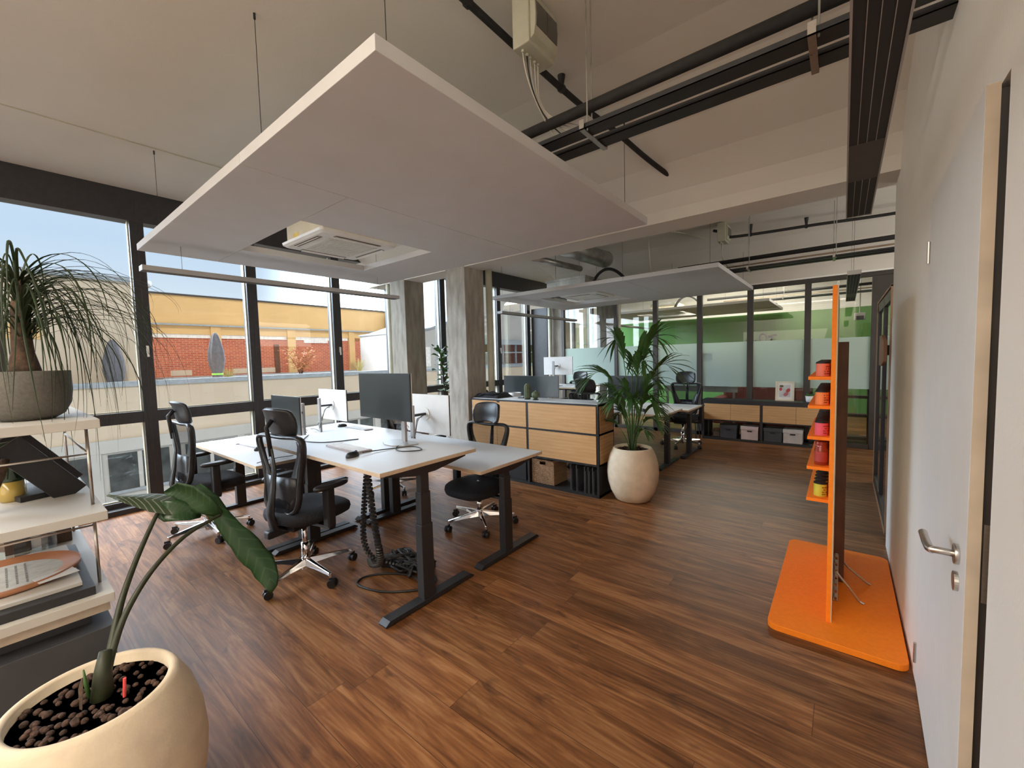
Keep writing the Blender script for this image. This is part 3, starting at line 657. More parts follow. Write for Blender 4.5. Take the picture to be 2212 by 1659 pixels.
def make_lamp(L=2.44):
    t = thing('linear_pendant_lamp', 'slim grey linear pendant lamp hanging under the near canopy by the windows', 'lamp', (-4.40, 2.01, 2.28))
    h = L/2; z = 0.0
    b = MB().box(-0.052, -h, 0.006, 0.052, h, 0.040).box(-0.052, -h, 0.0, -0.047, h, 0.006).box(0.047, -h, 0.0, 0.052, h, 0.006).box(-0.052, -h, 0.0, 0.052, -h+0.006, 0.006).box(-0.052, h-0.006, 0.0, 0.052, h, 0.006)
    b.build('lamp_body', 'silver', t)
    gap0, gap1 = h-1.0, h-0.6
    lou = MB().box(-0.047, -h+0.006, 0.0035, 0.047, gap0, 0.0055).box(-0.047, gap1, 0.0035, 0.047, h-0.006, 0.0055)
    lou.build('louvre', 'lid', t)
    dv = MB()
    for x in (-0.0235, 0.0, 0.0235):
        dv.box(x-0.0008, -h+0.006, 0.001, x+0.0008, gap0, 0.0036).box(x-0.0008, gap1, 0.001, x+0.0008, h-0.006, 0.0036)
    dv.build('divider', 'silver', t)
    MB().box(-0.047, gap0, 0.002, 0.047, gap1, 0.0055).build('cover_plate', 'brown_frame', t)
    return t
lamp = make_lamp()
for y in (-0.95, 0.95): MB().cyl((0, y, 0.04), (0, y, 0.245), 0.0015, n=6).build('wire', 'cable', lamp)
l2 = dup(lamp, (-4.40, 6.45, 2.24), 0, 'slim grey linear pendant lamp at the windows of the far bay')
l4 = dup(lamp, (-4.40, 10.6, 2.24), 0, 'slim linear pendant lamp at the windows behind the glass partition')
l5 = make_lamp(2.80); l5.location = (0.050, 1.50, 2.20); l5['label'] = 'long black louvred linear pendant lamp at the top of the photo beside the right wall'
l6 = make_lamp(2.72); l6.location = (0.068, 6.42, 2.20); l6['label'] = 'black louvred pendant lamp hanging in front of the glass partition'
for l, zt in ((l5, 3.36), (l6, 3.36)):
    for y in (-0.95, 0.95):
        MB().cyl((0, y, 0.04), (0, y, zt-2.20), 0.0015, n=6).build('wire', 'cable', l)

# ================================================================== CEILING SERVICES
def services(dy, lab, x0):
    bars = (('cable_tray', 1.940, 2.030, 2.65, 2.675, 'lower black cable tray, nearer of the two'), ('cable_tray', 2.090, 2.180, 2.65, 2.675, 'lower black cable tray, farther of the two'))
    x1 = 0.285 if dy == 0 else 2.1
    for nm, a, b, c, d, l in bars:
        t = MB().box(x0, a+dy, c, x1, b+dy, c+0.004).box(x0, a+dy, c, x1, a+dy+0.003, d).box(x0, b+dy-0.003, c, x1, b+dy, d)
        tag(t.build(nm, 'black'), l + ' ' + lab, 'cable tray')
    tag(MB().cyl((x0, 2.03+dy, 2.80), (x1, 2.03+dy, 2.80), 0.029, n=16).build('insulated_pipe', 'insul', smooth=True), 'round black insulated pipe above the trays ' + lab, 'pipe')
    tag(MB().tube([(x0+0.35, 2.07+dy, 2.728), (x1-0.30, 2.075+dy, 2.728)], 0.011, n=8).build('copper_pipe', 'copper', smooth=True), 'thin copper tube lying between the trays ' + lab, 'pipe', 'copper tubes ' + lab)
    tag(MB().tube([(x0+0.40, 2.045+dy, 2.722), (x1-0.25, 2.05+dy, 2.722)], 0.009, n=8).build('copper_pipe', 'copper', smooth=True), 'thin copper tube lying between the trays ' + lab, 'pipe', 'copper tubes ' + lab)
    for i, hx in enumerate((-0.11, -1.05)):
        h = thing('tray_hanger', 'perforated steel hanger holding the trays %s, %s' % (lab, 'nearest the right wall' if i == 0 else 'next to the canopy'), 'hanger', (hx, 2.05+dy, 2.64))
        zt = 3.36
        MB().box(-0.013, -0.125, 0.0, 0.013, 0.145, 0.006).box(-0.013, -0.125, 0.0, 0.013, -0.121, 0.05).box(-0.013, 0.141, 0.0, 0.013, 0.145, 0.05).build('strap', 'steel', h)
        MB().cyl((-0.006, 0, 0.0), (-0.006, 0, zt-2.64), 0.004, n=8).build('rod', 'galv', h)
        MB().cyl((0.02, -0.10, 0.0), (0.02, -0.10, zt-2.64), 0.004, n=8).build('rod', 'galv', h)
services(0.0, 'under the near ceiling', -2.2)
services(4.62, 'under the far ceiling', -2.0)
services(8.9, 'in the far room', -2.6)

def pipe_run(name, pts, r, label, brackets):
    t = thing(name, label, 'pipe', tuple(pts[0]))
    MB().tube(cr_spline(pts, 8), r, n=12).build('pipe', 'insul', t, world=True, smooth=True)
    for (b, zt) in brackets:
        MB().cyl((b[0], b[1], b[2]), (b[0], b[1], zt), 0.012, 0.026, n=14).cyl((b[0], b[1]-0.012, b[2]), (b[0], b[1]+0.012, b[2]), r*1.35, n=12).build('bracket', 'cable', t, world=True)
pipe_run('ceiling_pipe', [(-1.50, 0.6, 3.28), (-1.50, 1.6, 3.285), (-1.495, 2.3, 3.28), (-1.465, 2.75, 3.26), (-1.40, 3.05, 3.22), (-1.30, 3.40, 3.12), (-1.22, 3.62, 3.05), (-1.19, 3.70, 3.03)], 0.020,
         'black insulated pipe curving along the near ceiling beside the junction box', [((-1.50, 1.60, 3.285), 3.36), ((-1.49, 2.47, 3.278), 3.36)])
pipe_run('ceiling_pipe', [(-1.52, 6.75, 3.30), (-1.42, 6.70, 3.25), (-1.36, 6.66, 3.17), (-1.25, 6.70, 3.15), (-0.9, 6.86, 3.17), (-0.3, 7.02, 3.19), (0.4, 7.15, 3.19), (1.5, 7.2, 3.19)], 0.020,
         'black pipe running across the far ceiling above the far trays', [((-1.05, 6.79, 3.16), 3.30), ((-0.42, 6.99, 3.185), 3.30), ((-1.43, 6.70, 3.25), 3.34)])

def make_box():
    t = thing('junction_box', 'cream electrical box with smoked cover on the near ceiling', 'electrical box', (-1.31, 1.91, 3.098))
    MB().box(-0.060, -0.12, 0, 0.045, 0.12, 0.26).build('case', 'boxgrey', t, bevel=0.006)
    prof = [(0.045, 0.02), (0.066, 0.03), (0.075, 0.075), (0.078, 0.13), (0.075, 0.19), (0.062, 0.235), (0.045, 0.24)]
    c_ = MB().prism([(p[0], p[1]) for p in prof], -0.105, 0.105, axis='y'); fix_normals(c_.build('lid', 'boxgrey', t))
    prof2 = [(0.060, 0.062), (0.0775, 0.075), (0.0815, 0.13), (0.0775, 0.19), (0.060, 0.205)]
    fix_normals(MB().prism(prof2, -0.095, -0.002, axis='y').build('cover', 'smoked', t)); fix_normals(MB().prism(prof2, 0.002, 0.095, axis='y').build('cover', 'smoked', t))
    for i, y in enumerate((-0.085, -0.05, -0.02, 0.02, 0.05)):
        MB().cyl((-0.02, y, 0.0), (-0.02, y, -0.012), 0.009, n=10).build('gland', 'boxgrey', t)
        pts = bez((-0.02, y, -0.01), (-0.02, y+0.01, -0.16), (-0.03 - 0.02*i, 0.10, -0.26), (0.02+0.05*i, 0.16+0.01*i, -0.37+0.005*i), 14)
        MB().tube(pts, 0.0035, n=6).build('wire', 'white_cable' if i != 1 else 'cable', t, smooth=True)
    return t
jb = make_box()
dup(jb, (-1.37, 6.66, 3.08), 0, 'cream electrical box with smoked cover on the far ceiling')

# ventilation above the far canopy
t = thing('ventilation_duct', 'round galvanised ventilation duct under the far ceiling', 'duct', (-3.05, 5.6, 3.05))
MB().cyl((-3.10, 4.75, 3.05), (-3.02, 6.25, 3.05), 0.13, n=28).build('duct', 'galv', t, world=True, smooth=True)
MB().cyl((-3.02, 6.25, 3.05), (-3.02, 6.27, 3.05), 0.135, n=28).build('collar', 'galv', t, world=True)
tag(MB().cyl((-3.42, 4.8, 2.90), (-3.30, 5.95, 2.90), 0.045, n=16).build('drain_duct', 'galv', smooth=True), 'thin round steel tube beside the big ventilation duct', 'duct')
t = thing('fan_box', 'flat galvanised fan box lying above the far canopy', 'fan box', (-3.5, 6.3, 2.62))
MB().box(-3.95, 5.95, 2.60, -3.22, 6.60, 2.78).build('case', 'galv', t, world=True, bevel=0.006)
MB().box(-3.97, 5.93, 2.755, -3.20, 6.62, 2.79).build('lid', 'galv', t, world=True)
for (x, y) in ((-3.80, 6.0), (-3.35, 6.0), (-3.30, 6.5)): MB().cyl((x, y, 2.78), (x, y, 3.36), 0.005, n=8).build('rod', 'galv', t, world=True)
tag(MB().tube(bez((-3.26, 6.25, 2.66), (-3.12, 6.25, 2.98), (-2.85, 6.25, 2.98), (-2.62, 6.25, 2.60), 18), 0.024, n=14).build('condensate_hose', 'cable', smooth=True), 'black flexible hose arching above the far canopy', 'hose')
tag(MB().tube(bez((-3.26, 10.6, 2.66), (-3.12, 10.6, 3.0), (-2.85, 10.6, 3.0), (-2.62, 10.6, 2.60), 18), 0.03, n=14).build('condensate_hose', 'cable', smooth=True), 'black flexible hose arching beyond the glass partition', 'hose')
tag(MB().tube([(-5.3, 6.15, 3.27), (-4.2, 6.1, 3.29), (-3.4, 6.05, 3.30)], 0.014, n=8).build('conduit', 'boxgrey', smooth=True), 'thin grey conduit on the far ceiling by the windows', 'conduit')
tag(MB().tube([(-2.55, 5.4, 3.31), (-1.95, 6.6, 3.33), (-1.7, 7.1, 3.29)], 0.011, n=8).build('conduit', 'boxgrey', smooth=True), 'thin grey conduit running diagonally on the far ceiling', 'conduit')
tag(MB().tube([(-2.05, 5.5, 3.33), (-2.05, 5.6, 2.70), (-2.07, 5.7, 2.60)], 0.005, n=6).build('hanging_cable', 'boxgrey', smooth=True), 'thin grey cable dropping from the far ceiling onto the canopy', 'cable')

# ================================================================== DESKS
def make_desk(x0, x1, y0, y1, z, label, ctrl=False, group=None):
    t = thing('standing_desk', label, 'desk', ((x0+x1)/2, (y0+y1)/2, 0), 0, group)
    MB().box(x0, y0, z-0.024, x1, y1, z-0.0015).build('desktop', 'ply', t, world=True, bevel=0.0015)
    MB().box(x0+0.0008, y0+0.0008, z-0.0016, x1-0.0008, y1-0.0008, z).build('laminate', 'white', t, world=True)
    ym = (y0+y1)/2 - 0.03
    for sx, xe in ((1, x1-0.075), (-1, x0+0.075)):
        f = MB().prism([(y0+0.02, 0.006), (y0+0.02, 0.014), (y0+0.05, 0.034), (y1-0.05, 0.034), (y1-0.02, 0.014), (y1-0.02, 0.006)], xe-0.036, xe+0.036, axis='x')
        f = f.build('foot', 'black', t, world=True, bevel=0.001); fix_normals(f)
        lv = MB()
        for yy in (y0+0.07, y1-0.07): lv.cyl((xe, yy, 0), (xe, yy, 0.008), 0.018, n=12)
        lv.build('leveller', 'black_plastic', t, world=True)
        lg = MB().box(xe-0.030, ym-0.044, 0.03, xe+0.030, ym+0.044, min(0.50, z-0.30)).box(xe-0.026, ym-0.038, 0.3, xe+0.026, ym+0.038, min(0.70, z-0.12)).box(xe-0.022, ym-0.032, 0.4, xe+0.022, ym+0.032, z-0.03)
        lg.build('leg', 'black', t, world=True, bevel=0.003)
        br = MB().prism([(y0+0.06, z-0.024), (y0+0.06, z-0.045), (ym-0.08, z-0.085), (ym+0.08, z-0.085), (y1-0.06, z-0.045), (y1-0.06, z-0.024)], xe-0.020, xe+0.020+0.012*sx, axis='x')
        fix_normals(br.build('bracket', 'black', t, world=True))
        MB().box(xe+0.02 if sx > 0 else xe-0.032, y1-0.17, z-0.034, xe+0.034 if sx > 0 else xe-0.02, y1-0.13, z-0.025).build('clip', 'white_cap', t, world=True)
    MB().box(x0+0.10, ym-0.03, z-0.075, x1-0.10, ym+0.03, z-0.045).build('crossbar', 'black', t, world=True)
    if ctrl:
        MB().box(x1-0.42, y0+0.10, z-0.062, x1-0.20, y0+0.21, z-0.025).build('control_box', 'black_plastic', t, world=True, bevel=0.003)
    return t
make_desk(-5.095, -3.485, 1.205, 2.005, 0.73, 'white standing desk at the left, nearest the windows, with a keyboard at its corner')
make_desk(-3.545, -1.935, 1.262, 2.010, 0.90, 'raised white standing desk in the foreground, higher than its neighbours', True)
make_desk(-5.10, -3.50, 2.045, 2.81, 0.73, 'white standing desk at the windows, behind the leftmost desk')
make_desk(-3.495, -1.93, 2.045, 2.79, 0.73, 'white standing desk behind the raised desk, in front of the oak cabinet')
make_desk(-5.00, -3.40, 5.20, 5.95, 0.73, 'far white desk by the windows, on the near side of the far row')
make_desk(-3.36, -1.76, 5.25, 6.04, 0.735, 'white standing desk just behind the palm, nearer one of the pair')
make_desk(-5.02, -3.42, 6.02, 6.82, 0.99, 'raised white desk in the far bay carrying the white monitor')
make_desk(-3.30, -1.70, 6.07, 6.83, 0.705, 'lower white standing desk behind the palm, nearest the glass partition')

# ================================================================== OFFICE CHAIRS
def cushion(cx, cy, w, d, z0, z1, e=3.2, front_drop=0.02):
    mb = MB(); n = 36; L_ = []
    for (s, z) in ((0.86, z0), (0.97, z0+0.2*(z1-z0)), (1.0, z0+0.5*(z1-z0)), (0.98, z0+0.8*(z1-z0)), (0.90, z0+0.96*(z1-z0)), (0.60, z1), (0.05, z1-0.006)):
        r = []
        for k in range(n):
            a = 2*PI*k/n; c, s_ = math.cos(a), math.sin(a)
            x = abs(c)**(2/e)*math.copysign(1, c)*w/2*s; y = abs(s_)**(2/e)*math.copysign(1, s_)*d/2*s
            zz = z - front_drop*max(0, y/(d/2))**3
            r.append((cx+x*(1-0.06*max(0, -y/(d/2))), cy+y, zz))
        L_.append(r)
    vs = [p for l in L_ for p in l]; fs = []
    for i in range(len(L_)-1):
        for k in range(n): fs.append((i*n+k, i*n+(k+1) % n, (i+1)*n+(k+1) % n, (i+1)*n+k))
    fs.append(tuple(range(n))[::-1]); fs.append(tuple((len(L_)-1)*n+k for k in range(n)))
    return mb.add(vs, fs)
def make_chair(name='office_chair'):
    t = thing(name, '', 'chair')
    base = MB().cyl((0, 0, 0.045), (0, 0, 0.135), 0.034, 0.030, n=20)
    for k in range(5):
        a = 2*PI*k/5 + PI/2
        R = Matrix.Rotation(a, 3, 'Z')
        p = []
        for (r, w_, zt, zb) in ((0.02, 0.026, 0.125, 0.075), (0.16, 0.020, 0.112, 0.082), (0.315, 0.013, 0.098, 0.080)):
            p += [R @ Vector((r, -w_, zb)), R @ Vector((r, w_, zb)), R @ Vector((r, w_*0.55, zt)), R @ Vector((r, -w_*0.55, zt))]
        fs = []
        for i in range(2):
            for j in range(4): fs.append((i*4+j, i*4+(j+1) % 4, (i+1)*4+(j+1) % 4, (i+1)*4+j))
        fs += [(3, 2, 1, 0), (8, 9, 10, 11)]
        base.add(p, fs)
        q = R @ Vector((0.308, 0, 0))
        base.cyl((q.x, q.y, 0.066), (q.x, q.y, 0.098), 0.012, n=10)
    bo = base.build('star_base', 'chrome', t, bevel=0.003); fix_normals(bo)
    for k in range(5):
        a = 2*PI*k/5 + PI/2; q = Matrix.Rotation(a, 3, 'Z') @ Vector((0.308, 0, 0))
        ca = Matrix.Rotation(a + 0.7*math.sin(3.1*k+1), 3, 'Z')
        c_ = MB()
        off = ca @ Vector((0.012, 0, 0)); ax = ca @ Vector((0, 1, 0))
        ctr = Vector((q.x, q.y, 0.0275)) + off
        for s in (-1, 1): c_.cyl(ctr+ax*0.006*s, ctr+ax*0.024*s, 0.0275, n=18)
        c_.cyl((q.x, q.y, 0.03), (q.x, q.y, 0.07), 0.009, n=8)
        c_.cbox(ctr+Vector((0, 0, 0.018)), (0.040, 0.014, 0.040), ca)
        c_.build('caster', 'black_plastic', bo, smooth=False)
    MB().cyl((0, 0, 0.12), (0, 0, 0.40), 0.019, n=18).cyl((0, 0, 0.12), (0, 0, 0.24), 0.028, n=18).build('gas_lift', 'chrome', t, smooth=True)
    MB().box(-0.10, -0.15, 0.375, 0.10, 0.13, 0.43).box(-0.03, -0.27, 0.36, 0.03, -0.10, 0.41).build('mechanism', 'black_plastic', t, bevel=0.01)
    MB().tube([(0.08, 0.02, 0.39), (0.22, 0.03, 0.385), (0.27, 0.03, 0.395)], 0.006, n=8).build('lever', 'black_plastic', t)
    cushion(0, 0.035, 0.51, 0.50, 0.425, 0.515).build('seat', 'black_fabric', t, smooth=True)
    # backrest: shoulders wide, waist narrow; y of the back as a function of height
    def yb(z): return -0.165 + 0.06*math.sin((z-0.45)*3.6) - 0.045*(z-0.45)
    half = [(0.10, 0.505), (0.155, 0.54), (0.175, 0.60), (0.178, 0.68), (0.195, 0.78), (0.222, 0.88), (0.238, 0.955), (0.232, 1.00), (0.19, 1.020), (0.10, 1.018), (0.0, 1.014)]
    loop = [(x, z) for x, z in half] + [(-x, z) for x, z in half[:-1][::-1]]
    loop.append((0.0, 0.497)); 
    path = [(x, yb(z) - 0.10*(x*x) + 0.02*0, z) for x, z in loop]
    path = cr_spline(path + [path[0]], 4)
    MB().tube(path, 0.023, n=10, caps=False, flat=0.62).build('back_frame', 'black_plastic', t, smooth=True)
    rows = []
    hz = half
    for i in range(len(hz)-1):
        pass
    zs = [0.51, 0.54, 0.60, 0.68, 0.78, 0.88, 0.955, 1.0, 1.014]
    ws = [0.10, 0.15, 0.172, 0.176, 0.193, 0.220, 0.235, 0.228, 0.17]
    for z, w_ in zip(zs, ws):
        rows.append([(w_*u, yb(z) - 0.10*(w_*u)**2 - 0.030*(1-u*u), z) for u in [-1+2*k/10 for k in range(11)]])
    MB().grid(rows).build('back_mesh', 'mesh', t, smooth=True)
    # outer wings of the frame: broad flat sides
    for s in (-1, 1):
        rr = []
        for (z, wo, wi) in ((0.52, 0.135, 0.07), (0.60, 0.185, 0.085), (0.70, 0.192, 0.090), (0.80, 0.208, 0.135), (0.90, 0.236, 0.185), (0.97, 0.245, 0.205), (1.0, 0.240, 0.200)):
            rr.append([(s*wo, yb(z)-0.10*wo*wo-0.004, z), (s*wi, yb(z)-0.10*wi*wi-0.016, z)])
        MB().grid(rr).build('back_wing', 'black_plastic', t, smooth=True, solid=0.010)
    sp = [(0, -0.14, 0.385), (0, -0.215, 0.42), (0, -0.235, 0.52), (0, -0.210, 0.66), (0, -0.190, 0.80), (0, -0.205, 0.95)]
    MB().tube(cr_spline(sp, 5), [0.040, 0.038]+[0.030]*24, n=10, flat=0.45).build('spine', 'black_plastic', t, smooth=True) if False else MB().tube(sp, [0.042, 0.045, 0.040, 0.030, 0.024, 0.020], n=10, flat=0.45).build('spine', 'black_plastic', t, smooth=True)
    lum = [[(0.165*u, -0.145 - 0.02*(1-u*u), z) for u in (-1, -0.6, -0.2, 0.2, 0.6, 1)] for z in (0.54, 0.60, 0.68, 0.75)]
    MB().grid(lum).build('lumbar_support', 'black_plastic', t, smooth=True, solid=0.012)
    # headrest on a bracket
    MB().tube([(0, -0.203, 0.90), (0, -0.215, 1.02), (0, -0.225, 1.09), (0, -0.185, 1.135)], 0.016, n=8, flat=0.6).build('headrest_bracket', 'black_plastic', t, smooth=True)
    hr = []
    for z, w_, dy in ((1.035, 0.120, 0.014), (1.06, 0.148, 0.002), (1.10, 0.158, -0.004), (1.15, 0.156, -0.012), (1.195, 0.145, -0.030), (1.212, 0.125, -0.045)):
        hr.append([(w_*u, -0.155 + dy + 0.045*(abs(u)**2.2), z - 0.010*abs(u)**3) for u in [-1+2*k/12 for k in range(13)]])
    MB().grid(hr).build('headrest', 'leather', t, smooth=True, solid=0.028, bevel=0.008)
    for s in (-1, 1):
        MB().box(s*0.285-0.030, -0.035, 0.40, s*0.285+0.030, 0.025, 0.665).build('armrest_post', 'black_plastic', t, bevel=0.010)
        MB().box(min(s*0.12, s*0.31), -0.03, 0.392, max(s*0.12, s*0.31), 0.02, 0.412).build('armrest_bracket', 'black_plastic', t)
        pad = cushion(s*0.285, 0.02, 0.085, 0.26, 0.662, 0.692, 2.6, 0.0)
        pad.build('armrest_pad', 'black_plastic', t, smooth=True)
    return t
chair = make_chair()
chair.location = (-4.43, 1.12, 0); chair.rotation_euler = (0, 0, math.radians(2)); chair['label'] = 'black mesh office chair with headrest at the leftmost desk by the windows'
def pc(x, y, deg, label): return dup(chair, (x, y, 0), math.radians(deg), label)
c2 = pc(-2.97, 1.31, 10, 'black mesh office chair in front of the raised desk, with its back to the camera')
c3 = pc(-2.575, 2.70, 181, 'black office chair with headrest between the near desks and the oak cabinet')
pc(-4.12, 2.86, 186, 'black office chair hidden behind the standing monitors by the windows')
pc(-2.03, 6.98, 176, 'black office chair with headrest at the desk nearest the glass partition')
pc(-4.60, 4.92, 8, 'black office chair at the far desk by the windows, next to the concrete column')
pc(-2.66, 5.02, -4, 'black office chair right behind the oak cabinet and the palm')
pc(-4.05, 7.10, 180, 'black office chair behind the white monitor of the far bay')

# bases swivel independently of the seats; the third chair is lowered
def kids_of(o): return [c for c in C.objects if c.parent == o]
for o_, a_ in ((chair, -22), (c2, -25), (c3, -20)):
    for c_ in kids_of(o_):
        if c_.name.startswith('star_base'): c_.rotation_euler = (0, 0, math.radians(a_))
for c_ in kids_of(c3):
    if not c_.name.startswith('star_base') and not c_.name.startswith('gas_lift'): c_.location.z -= 0.115

# ================================================================== MONITORS, KEYBOARDS, CABLES
def make_monitor(h0, h1, name, front, back):
    """screen looks towards -Y; origin on the desk; panel from h0 to h1 above the desk; panel at y = 0, pole behind"""
    t = thing(name, '', 'monitor')
    W = 0.305
    MB().box(-W, -0.004, h0, W, 0.004, h1).build('bezel', 'black_plastic', t)
    MB().box(-W+0.006, -0.0055, h0+0.018, W-0.006, -0.003, h1-0.006).build('screen', 'screen', t)
    MB().box(-W, 0.004, h0, W, 0.012, h1).build('back_cover', back, t, bevel=0.003)
    hm = (h0+h1)/2
    MB().cyl((0, 0.012, hm), (0, 0.020, hm), 0.055, n=28).build('mount_disc', back, t)
    MB().box(-0.014, 0.018, hm-0.010, 0.014, 0.15, hm+0.010).build('arm', 'black_plastic', t)
    MB().box(-0.022, 0.150, 0.006, 0.022, 0.172, hm+0.09).build('pole', 'silver', t, bevel=0.003)
    bp = [(-0.16, 0.16), (-0.13, 0.06), (-0.05, 0.02), (0.05, 0.02), (0.13, 0.06), (0.16, 0.16), (0.10, 0.20), (-0.10, 0.20)]
    fix_normals(MB().prism(bp, 0.0, 0.008, axis='z').build('base', 'silver', t, bevel=0.002))
    for i in range(4):
        dx = 0.018*(i-1.5)
        MB().tube(bez((0.03+dx, 0.016, hm-0.01-0.01*i), (0.08+dx, 0.10, hm-0.02), (-0.05-dx, 0.12, hm-0.12), (0.0+dx, 0.185, 0.05+0.02*i), 12), 0.0028, n=6).build('cable', 'white_cable' if i % 2 else 'cable', t, smooth=True)
    return t
mon = make_monitor(0.195, 0.520, 'computer_monitor', 'screen', 'mon_white')
mon.location = (-2.535, 1.715, 0.90); mon['label'] = 'large computer monitor with dark screen standing on the raised desk'
m1 = make_monitor(0.120, 0.470, 'computer_monitor', 'screen', 'mon_white')
m1.location = (-4.15, 1.72, 0.73); m1['label'] = 'computer monitor with dark screen on the leftmost desk, behind the chair headrest'
def pm_(src, x, y, z, deg, label): return dup(src, (x, y, z), math.radians(deg), label)
pm_(m1, -4.58, 2.42, 0.655+0.0, 180, 'computer monitor seen from its white back, nearest the windows').location.z = 0.73
pm_(m1, -2.93, 2.42, 0.73, 180, 'computer monitor seen from its white back, right of the big dark monitor')
m7 = pm_(mon, -4.05, 6.42, 0.99, 180, 'computer monitor seen from its white back on the raised far desk')
m7.location.z = 0.885+0.105
pm_(m1, -3.87, 5.66, 0.73, 0, 'dark monitor behind the two cactuses')
pm_(m1, -2.47, 5.80, 0.735, 0, 'large dark monitor behind the palm fronds')
pm_(m1, -4.45, 5.72, 0.78, 0, 'dark monitor partly hidden on the far desk by the windows').location.z = 0.73

def make_keyboard():
    t = thing('keyboard', '', 'keyboard')
    MB().box(-0.215, -0.058, 0.0, 0.215, 0.058, 0.012).build('keyboard_body', 'keyp', t, bevel=0.002)
    k = MB()
    for r in range(5):
        for c_ in range(18):
            if r == 0 and 4 <= c_ <= 8: continue
            x = -0.203 + c_*0.0232; y = -0.050 + r*0.0205
            k.box(x, y, 0.012, x+0.0195, y+0.017, 0.0155)
    k.box(-0.11, -0.050, 0.012, -0.0, -0.033, 0.0155)
    k.build('keys', 'keyb', t)
    return t
kb = make_keyboard(); kb.location = (-2.70, 1.52, 0.90); kb.rotation_euler = (0, 0, math.radians(-2)); kb['label'] = 'white keyboard on the raised desk in front of the dark monitor'
dup(kb, (-4.42, 1.52, 0.73), math.radians(3), 'white keyboard on the leftmost desk')
dup(kb, (-4.40, 2.62, 0.73), math.radians(178), 'white keyboard on the desk behind, by the windows')
dup(kb, (-3.75, 6.60, 0.99), math.radians(180), 'keyboard in front of the white monitor of the far bay')
dup(kb, (-2.45, 5.55, 0.735), 0, 'keyboard on the far desk behind the palm')
def make_mouse():
    t = thing('mouse', '', 'mouse')
    mb = MB(); L_ = []
    n = 18
    for (s, z) in ((0.94, 0.0), (1.0, 0.008), (0.93, 0.020), (0.72, 0.030), (0.35, 0.035), (0.02, 0.036)):
        L_.append([(0.031*s*math.cos(2*PI*k/n), 0.054*s*math.sin(2*PI*k/n) - 0.006*(1-s), z) for k in range(n)])
    vs = [p for l in L_ for p in l]; fs = [(i*n+k, i*n+(k+1) % n, (i+1)*n+(k+1) % n, (i+1)*n+k) for i in range(5) for k in range(n)]
    fs += [tuple(range(n))[::-1], tuple(5*n+k for k in range(n))]
    mb.add(vs, fs).build('mouse_body', 'black_plastic', t, smooth=True)
    MB().cyl((-0.003, 0.034, 0.029), (0.003, 0.034, 0.029), 0.007, n=12).build('wheel', 'charcoal', t)
    return t
ms = make_mouse(); ms.location = (-2.44, 1.40, 0.90); ms.rotation_euler = (0, 0, 0.35); ms['label'] = 'black mouse in front of the keyboard on the raised desk'
dup(ms, (-4.13, 1.47, 0.73), 0.3, 'dark mouse beside the keyboard on the leftmost desk')
dup(ms, (-4.73, 2.60, 0.73), 2.8, 'dark mouse beside the keyboard behind, by the windows')
dup(ms, (-2.12, 5.52, 0.735), 0.5, 'dark mouse on the far desk behind the palm')

def cab(name, pts, r, label, mat='cable', n=8):
    return tag(MB().tube(cr_spline(pts, n), r, n=8).build(name, mat, smooth=True), label, 'cable')
cab('desk_cable', [(-3.50, 1.62, 0.904), (-3.28, 1.48, 0.904), (-3.12, 1.50, 0.904), (-3.02, 1.58, 0.904), (-2.95, 1.75, 0.904)], 0.0035, 'dark cable lying across the raised desk left of the keyboard')
cab('desk_cable', [(-4.60, 1.43, 0.738), (-4.50, 1.60, 0.734), (-4.25, 1.68, 0.734), (-3.95, 1.70, 0.734), (-3.62, 1.66, 0.734)], 0.0035, 'dark cable across the back of the leftmost desk')
cab('hanging_plug_cable', [(-3.60, 1.53, 0.735), (-3.58, 1.40, 0.745), (-3.57, 1.30, 0.742), (-3.56, 1.24, 0.738)], 0.003, 'thin dark cable ending in a plug near the corner of the leftmost desk')
cab('desk_cable', [(-2.52, 1.86, 0.905), (-2.40, 1.70, 0.905), (-2.28, 1.66, 0.905), (-2.20, 1.76, 0.905), (-2.34, 1.80, 0.905), (-2.42, 1.66, 0.905), (-2.44, 1.47, 0.915)], 0.0035, 'tangled dark cable between the monitor foot and the mouse')
cab('desk_cable', [(-4.90, 2.3, 0.735), (-4.7, 2.27, 0.75), (-4.55, 2.25, 0.735), (-4.25, 2.3, 0.735), (-4.0, 2.32, 0.735)], 0.004, 'dark cable between the two monitors by the windows')

def cable_chain(pts, label, name='cable_chain'):
    t = thing(name, label, 'cable chain', tuple(pts[0]))
    P = cr_spline(pts, 10)
    # resample
    seg = MB(); d = 0; last = P[0]; step = 0.026
    for p in P[1:]:
        while (p-last).length > step:
            dr_ = (p-last).normalized(); q = last + dr_*step
            seg.tube([last+dr_*0.003, last+dr_*0.007, q-dr_*0.005, q-dr_*0.001], [0.013, 0.024, 0.024, 0.013], n=8, flat=0.7)
            last = q
    seg.build('links', 'black_plastic', t, world=True)
    MB().tube(P, 0.009, n=6).build('cable', 'cable', t, world=True)
    return t
cable_chain([(-2.28, 1.40, 0.835), (-2.27, 1.42, 0.55), (-2.30, 1.47, 0.30), (-2.42, 1.55, 0.14), (-2.60, 1.60, 0.06), (-2.72, 1.66, 0.05)], 'black segmented cable chain hanging from the raised desk to the floor')
cable_chain([(-2.62, 1.62, 0.83), (-2.66, 1.60, 0.5), (-2.66, 1.58, 0.25), (-2.60, 1.60, 0.12), (-2.50, 1.70, 0.06), (-2.38, 1.78, 0.04)], 'black segmented cable chain behind the first one under the raised desk')
cable_chain([(-3.72, 1.52, 0.68), (-3.70, 1.54, 0.42), (-3.74, 1.58, 0.20), (-3.86, 1.60, 0.08), (-4.05, 1.62, 0.04)], 'black segmented cable chain under the leftmost desk')
